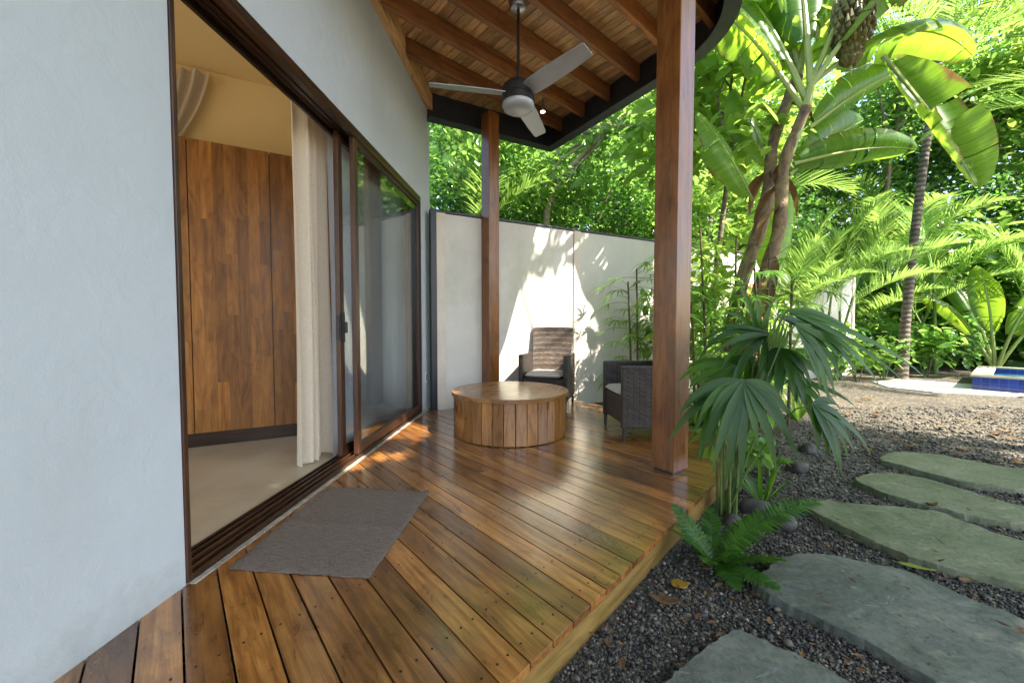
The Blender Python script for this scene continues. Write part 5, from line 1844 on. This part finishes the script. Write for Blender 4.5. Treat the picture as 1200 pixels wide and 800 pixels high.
leafy((4.0, 6.7, GZ), 1.5, .7, 380, .2, 'leaf_c', 'bright shrub in front of the orange slat screen', 133, stems=8)
# broad-leaved plant at the right
bq = Vector((9.3, 7.35, GZ)); 
bl_ = thing('broad_leaf_plant', 'broad paddle-leaved plant above the pool at the right', 'plant', (11.0, 9.0, GZ))
for i, (az, el, L_, W_) in enumerate(((205, 74, 2.7, .27), (250, 68, 2.6, .27), (160, 66, 2.6, .25), (300, 68, 2.5, .25), (90, 74, 2.8, .25))):
    d = Vector((math.cos(R(az)) * math.cos(R(el)), math.sin(R(az)) * math.cos(R(el)), math.sin(R(el))))
    banana_leaf(bl_, (0, 0, .1), d, L_, W_, .34, 400 + i, tears=3, rnd=.2 + .1 * i, pet=.36)
# slatted timber screen in front of the wall
sc_ = thing('slat_screen', 'orange timber slat screen behind the banana trunks', 'screen', (4.55, 7.30, GZ), math.atan2(WD.y, WD.x))
mb = MB()
for i in range(13): mb.box((0, 0, .12 + i * .142), (.62, .022, .132))
mb.build('slats', M['slat'], sc_, bevel=.002)
for sx in (-1, 1):
    mb = MB(); mb.box((sx * .28, .03, .93), (.05, .036, 1.86)); mb.build('upright', M['slat'], sc_)

# rocks at the deck edge
def rock(loc, s, label, seed):
    bm = bmesh.new(); bmesh.ops.create_icosphere(bm, subdivisions=3, radius=1.0)
    r_ = random.Random(seed); ph = [r_.uniform(0, 6.28) for _ in range(6)]
    for v in bm.verts:
        c = v.co
        k_ = 1 + .14 * math.sin(c.x * 2.6 + ph[0]) + .12 * math.sin(c.y * 3.1 + ph[1]) + .09 * math.sin(c.z * 4 + ph[2]) + .05 * math.sin(c.x * 7 + c.y * 6 + ph[3])
        v.co = Vector((c.x * s[0], c.y * s[1], c.z * s[2])) * k_
    me = bpy.data.meshes.new('rock'); bm.to_mesh(me); bm.free()
    me.polygons.foreach_set('use_smooth', [True] * len(me.polygons))
    me.materials.append(M['rock'])
    o = link_obj('rock', me); o.location = loc; o.rotation_euler = (0, 0, r_.uniform(0, 6))
    return tag(o, label, 'rock')
rock(P(886, 600) + Vector((0, 0, .02)), (.10, .075, .055), 'rounded grey rock at the foot of the fan palm', 1)
rock(P(915, 615) + Vector((0, 0, .03)), (.09, .07, .05), 'low brown rock between fan palm and fern', 2)
rock(P(858, 612) + Vector((0, 0, .01)), (.06, .05, .04), 'small rock tucked under the deck edge', 3)
rock(P(948, 530) + Vector((0, 0, .02)), (.08, .065, .055), 'grey rock beside the drooping fan palm leaf', 4)
rock(P(935, 552) + Vector((0, 0, .04)), (.08, .07, .05), 'dark rock behind the low leafy shrub', 5)

# fallen leaves
def fallen(loc, L_, W_, m, label, rz, seed, curl=.25, group=None):
    r_ = random.Random(seed)
    lb = LB()
    n = 8
    q = [Vector(((i / n - .5) * L_, .06 * L_ * math.sin(i / n * 3), .006 + curl * L_ * (abs(i / n - .5) ** 2) * 1.2)) for i in range(n + 1)]
    lb.strip(q, [W_ * max(.06, math.sin(math.pi * min(.98, i / n + .04)) ** .8) * r_.uniform(.85, 1.1) for i in range(n + 1)], Vector((0, 0, 1)), r_.random(), r_.uniform(.1, .5))
    o = lb.build('fallen_leaf', M[m])
    o.location = loc; o.rotation_euler = (r_.uniform(-.15, .15), r_.uniform(-.1, .1), rz)
    sd = o.modifiers.new('thick', 'SOLIDIFY'); sd.thickness = .0012
    return tag(o, label, 'fallen leaf', group)
Z = Vector((0, 0, .014)); ZS = Vector((0, 0, .052))
fallen(P(798, 693) + Z, .085, .034, 'yellowleaf', 'yellow fallen leaf on the gravel below the fern', .3, 1, .5)
fallen(P(780, 712) + Z, .13, .03, 'deadleaf', 'dark curled leaf left of the yellow leaf', -.3, 2, .6)
fallen(P(1073, 676) + Z + Vector((0, 0, .02)), .14, .017, 'limeleaf', 'slim lime green leaf between two stepping stones', -.35, 3, .3)
fallen(P(1082, 664) + Z, .15, .030, 'deadleaf', 'brown curled leaf above the lime green leaf', -.5, 4, .7)
fallen(P(1094, 600) + Z + Vector((0, 0, .02)), .07, .028, 'deadleaf', 'tan folded leaf at the edge of the narrow stepping stone', .2, 5, .8)
rl = random.Random(31)
k_ = 0
while k_ < 34:
    px, py = rl.uniform(940, 1200), rl.uniform(452, 545)
    p = P(px, py)
    if any(inside(s_, p.x, p.y) for s_ in STONES): continue
    fallen(p + Z, rl.uniform(.08, .17), rl.uniform(.022, .04), rl.choice(['deadleaf', 'deadleaf', 'yellowleaf']) if k_ % 6 == 0 else 'deadleaf', 'dry leaf scattered on the gravel towards the pool', rl.uniform(0, 6), 50 + k_, .4, 'dry leaves scattered on the far gravel')
    k_ += 1
o = None
lb = LB()
rq_ = random.Random(91)
k_ = 0
while k_ < 420:
    p = P(rq_.uniform(640, 1230), 470 + 330 * rq_.random() ** 1.5)
    if inside(P2, p.x, p.y) or p.x < .1: continue
    on = any(inside(s_, p.x, p.y) for s_ in STONES)
    if on and rq_.random() < .8: continue
    a = rq_.uniform(0, 6.28); l_ = rq_.uniform(.012, .045); w_ = l_ * rq_.uniform(.1, .32)
    d = Vector((math.cos(a), math.sin(a), 0))
    c0 = Vector((p.x, p.y, -.080 if on else GZ + .016 + .004 * p.y))
    lb.strip([c0 - d * l_ * .5 + Vector((0, 0, rq_.uniform(0, .006))), c0, c0 + d * l_ * .5 + Vector((0, 0, rq_.uniform(0, .008)))], [w_ * .3, w_, w_ * .15], Vector((rq_.uniform(-.4, .4), rq_.uniform(-.4, .4), 1)), rq_.random(), .3)
    k_ += 1
o = lb.build('leaf_litter', M['deadleaf']); tag(o, 'brown crumbs of dead leaf strewn over gravel and stones', 'leaf litter', kind='stuff')
# ------------------------------------------------------------------ trees beyond the wall
PA = (M['leaf_a'], 6800, 60, 2.3, 2.1, 2.6, .75, .15, 501)
PB = (M['leaf_d'], 6000, 55, 2.2, 2.2, 2.6, .75, .14, 511)
PC = (M['leaf_c'], 5200, 50, 2.2, 2.0, 2.4, .75, .22, 521)
PD = (M['leaf_a'], 6800, 60, 2.4, 2.2, 2.6, .8, .17, 531)
par = {'a': PA, 'b': PB, 'c': PC, 'd': PD}
GT = 'leafy trees crowded beyond the garden wall'
tl = [(-2.2, 8.0, 3.3, 'b', .8), (-.6, 9.0, 3.5, 'b', .8), (1.2, 9.2, 3.3, 'b', .85), (2.9, 9.8, 3.5, 'd', .85), (5.0, 10.6, 3.5, 'c', .9), (7.0, 12.2, 3.7, 'b', 1.0),
      (-3.4, 11.0, 5.6, 'b', 1.0), (-1.0, 12.2, 6.0, 'b', 1.1), (1.6, 12.6, 5.9, 'd', 1.1), (4.2, 13.2, 6.2, 'c', 1.1), (7.0, 14.4, 6.6, 'a', 1.2), (10.2, 14.6, 5.2, 'd', 1.2), (13.2, 13.6, 4.6, 'b', 1.2), (16.2, 12.0, 4.6, 'a', 1.2),
      (-2.6, 15.6, 9.4, 'a', 1.3), (1.0, 16.4, 9.8, 'a', 1.3), (4.8, 16.8, 10.2, 'd', 1.35), (8.8, 17.2, 10.4, 'c', 1.4), (12.8, 16.6, 9.2, 'a', 1.4), (17.0, 15.0, 8.4, 'd', 1.4), (11.6, 12.6, 8.6, 'a', 1.1), (14.6, 12.6, 9.2, 'c', 1.25), (17.5, 12.5, 9.4, 'a', 1.4), (20.5, 12.0, 7.0, 'd', 1.5)]
for i, (x, y_, hz, k_, s_) in enumerate(tl):
    tree((x, y_, GZ), hz, k_, 'leafy tree standing beyond the garden wall', GT, rz=i * 1.3, sc=s_, r0=.08 + .02 * (i % 3), params=par[k_])
# the tree with the visible bent limb over the wall
bt = Vector((.55, 7.2, GZ))
bent = tree(bt, 4.4, 'e', 'tree with a bent grey limb reaching over the concrete wall', None, trunk_pts=[Vector((.02, 0, 0)), Vector((.0, 0, 1.6)), atd(641, 248, 7.2) - bt, atd(655, 210, 7.1) - bt, atd(690, 175, 7.0) - bt, atd(712, 152, 6.9) - bt], r0=.075, bark='palebark', params=(M['leaf_a'], 5000, 40, 2.0, 1.8, 1.7, .7, .14, 541), sc=1.0)
mb = MB()
mb.tube([atd(712, 152, 6.9) - bt, atd(745, 148, 6.7) - bt, atd(790, 128, 6.5) - bt, atd(850, 90, 6.4) - bt], [.045, .036, .028, .014], 7)
mb.tube([atd(700, 165, 6.95) - bt, atd(722, 135, 6.9) - bt, atd(760, 95, 6.8) - bt], [.035, .026, .012], 7)
mb.tube([atd(645, 235, 7.2) - bt, atd(650, 190, 7.4) - bt, atd(665, 150, 7.6) - bt], [.03, .022, .012], 7)
mb.build('limb', M['palebark'], bent, smooth=True)

# big-leaved tree beside the roof corner
PE = (M['leaf_c'], 1500, 40, 1.6, 1.4, 1.7, .6, .27, 551)
tree((3.1, 6.1, GZ), 4.7, 'big', 'large-leaved tree between the roof corner and the banana plants', None, rz=.4, sc=1.0, r0=.06, params=PE)

# far-off wood closing the view
def wood_mass():
    g_ = np.random.default_rng(77)
    C_ = []
    for i in range(420):
        a = g_.uniform(-62, 66); dd = g_.uniform(18.5, 24); z = g_.uniform(.3, 14)
        C_.append((math.sin(R(a)) * dd, math.cos(R(a)) * dd, z * (1 if a < 30 else .62)))
    for i in range(170):
        a = g_.uniform(20, 66); dd = g_.uniform(16.5, 19); C_.append((math.sin(R(a)) * dd, math.cos(R(a)) * dd, g_.uniform(.2, 3.2)))
    return leaf_cloud(52000, C_, np.array([1.5, 1.5, 1.2]), .34, 78)
v, f, rn = wood_mass()
o = link_obj('distant_foliage', mesh_np('distant_foliage', v, f, rn, M['leaf_a'])); tag(o, 'mass of jungle foliage far beyond the garden', 'foliage', kind='stuff')

# ------------------------------------------------------------------ shade trees behind the camera (they shade the porch; gaps in them let the sun through)
sun = np.array(SUN)
wa, wd, wnn = np.array(WA), np.array(WD), np.array(WN)
def wall_sz(px, py):
    u = (px - 600) / FPX
    # along-wall distance and height of the wall point seen at a pixel
    A_ = WA; d_ = WD
    s_ = (u * A_.y - A_.x) / (d_.x - u * d_.y)
    y_ = A_.y + d_.y * s_
    return (s_, CAMZ + (HOR - py) / FPX * y_)
lit_wall = [[wall_sz(*p) for p in q] for q in (
    [(584, 470), (584, 390), (598, 352), (640, 330), (672, 313), (694, 300), (704, 326), (690, 372), (684, 420), (690, 470), (640, 500)],
    [(624, 292), (632, 270), (676, 276), (662, 288)],
    [(712, 306), (738, 292), (742, 302), (722, 316)], [(706, 388), (714, 382), (717, 410), (709, 412)], [(728, 350), (735, 345), (737, 356), (730, 360)], [(718, 338), (723, 333), (726, 345)])]
def grow(q, d):
    c = np.mean(np.array(q), 0)
    return [tuple(c + (np.array(p) - c) * (1 + d / max(.05, np.linalg.norm(np.array(p) - c)))) for p in q]
lit_wall = [grow(q, .2 if i < 2 else .05) for i, q in enumerate(lit_wall)]
lit_ground = [[(-5.6, -1.55), (-2.3, -1.55), (-2.3, -.2), (-5.6, -.2)], [(-1.12, 3.55), (-.80, 3.45), (-.74, 3.85), (-1.06, 3.98)], [(-1.56, 2.40), (-1.46, 2.44), (-1.42, 2.54), (-1.52, 2.52)], [(-1.20, 2.66), (-1.08, 2.66), (-1.02, 3.0), (-1.30, 3.0)],  # first patch: leaves cut so sun brightens the unseen room floor
              [(.85, 5.30), (1.6, 4.75), (1.75, 4.4), (1.2, 4.7)], [(-1.0, 2.95), (-.85, 2.9), (-.8, 3.05), (-.98, 3.1)]]
lit_ground = [grow(q, .16) for q in lit_ground]
def keep_shade(pos):
    k_ = np.ones(len(pos), bool)
    # wall plane hits
    den = sun @ wnn
    lam = ((pos - wa) @ wnn) / den
    hit = pos - lam[:, None] * sun
    s_ = (hit - wa) @ wd
    for q in lit_wall: k_ &= ~pts_in(q, s_, hit[:, 2])
    lam = pos[:, 2] / sun[2]
    gx, gy = pos[:, 0] - lam * sun[0], pos[:, 1] - lam * sun[1]
    for q in lit_ground: k_ &= ~pts_in(q, gx, gy)
    return k_
def shade_tree(loc, cx, cy, cz, rx, ry, rz, n, seed, label, extra=()):
    o = thing('shade_tree', label, 'tree', loc)
    c = clump_centers(70, rx, ry, rz, seed, .1) + np.array([cx, cy, cz])
    if len(extra): c = np.concatenate([c, np.array(extra, float)])
    v, f, rn = leaf_cloud(n, c, np.array([.8, .8, .5]), .17, seed + 1, keep=keep_shade)
    v = v - np.array(loc)
    link_obj('crown', mesh_np('crown', v, f, rn, M['leaf_a']), o)
    mb = MB()
    tp = [(0, 0, 0), (.1, .05, cz * .4), (cx - loc[0] - (cx - loc[0]) * .5, (cy - loc[1]) * .5, cz * .8)]
    mb.tube(tp, [.16, .13, .09], 10)
    limbs(mb, tp[-1], [tuple(np.array(c[i]) - np.array(loc)) for i in range(0, 70, 8)], .06, seed)
    mb.build('trunk', M['bark'], o, smooth=True)
shade_tree((4.4, -2.6, GZ), 4.3, -.6, 6.4, 2.4, 2.6, 1.0, 16000, 601, 'spreading shade tree standing behind the viewpoint')
shade_tree((7.6, -1.2, GZ), 7.0, -.4, 6.6, 2.4, 2.4, 1.0, 14000, 611, 'shade tree over the stepping stones right of the viewpoint')
shade_tree((1.2, -4.2, GZ), 1.6, -2.4, 6.0, 2.6, 2.2, 1.0, 34000, 621, 'shade tree close to the house behind the viewpoint', extra=[(.82, -.08, 6.0), (.6, -.3, 5.9), (1.0, .1, 6.1), (.82, -.08, 5.7), (.3, -.2, 5.8), (.9, -.3, 6.2)] + [tuple(q_ + SUN * ((h_ - q_.z) / SUN.z)) for q_ in (fp(-.02, 0, 1.72), fp(-.03, 0, 1.9), fp(-.05, 0, 1.55)) for h_ in (5.6, 6.0, 6.4)])  # extra clumps added to block stray sun on the facade
shade_tree((6.6, 2.2, GZ), 4.3, 2.5, 6.5, 1.7, 1.1, .8, 8000, 631, 'shade tree spreading high over the pebble path')
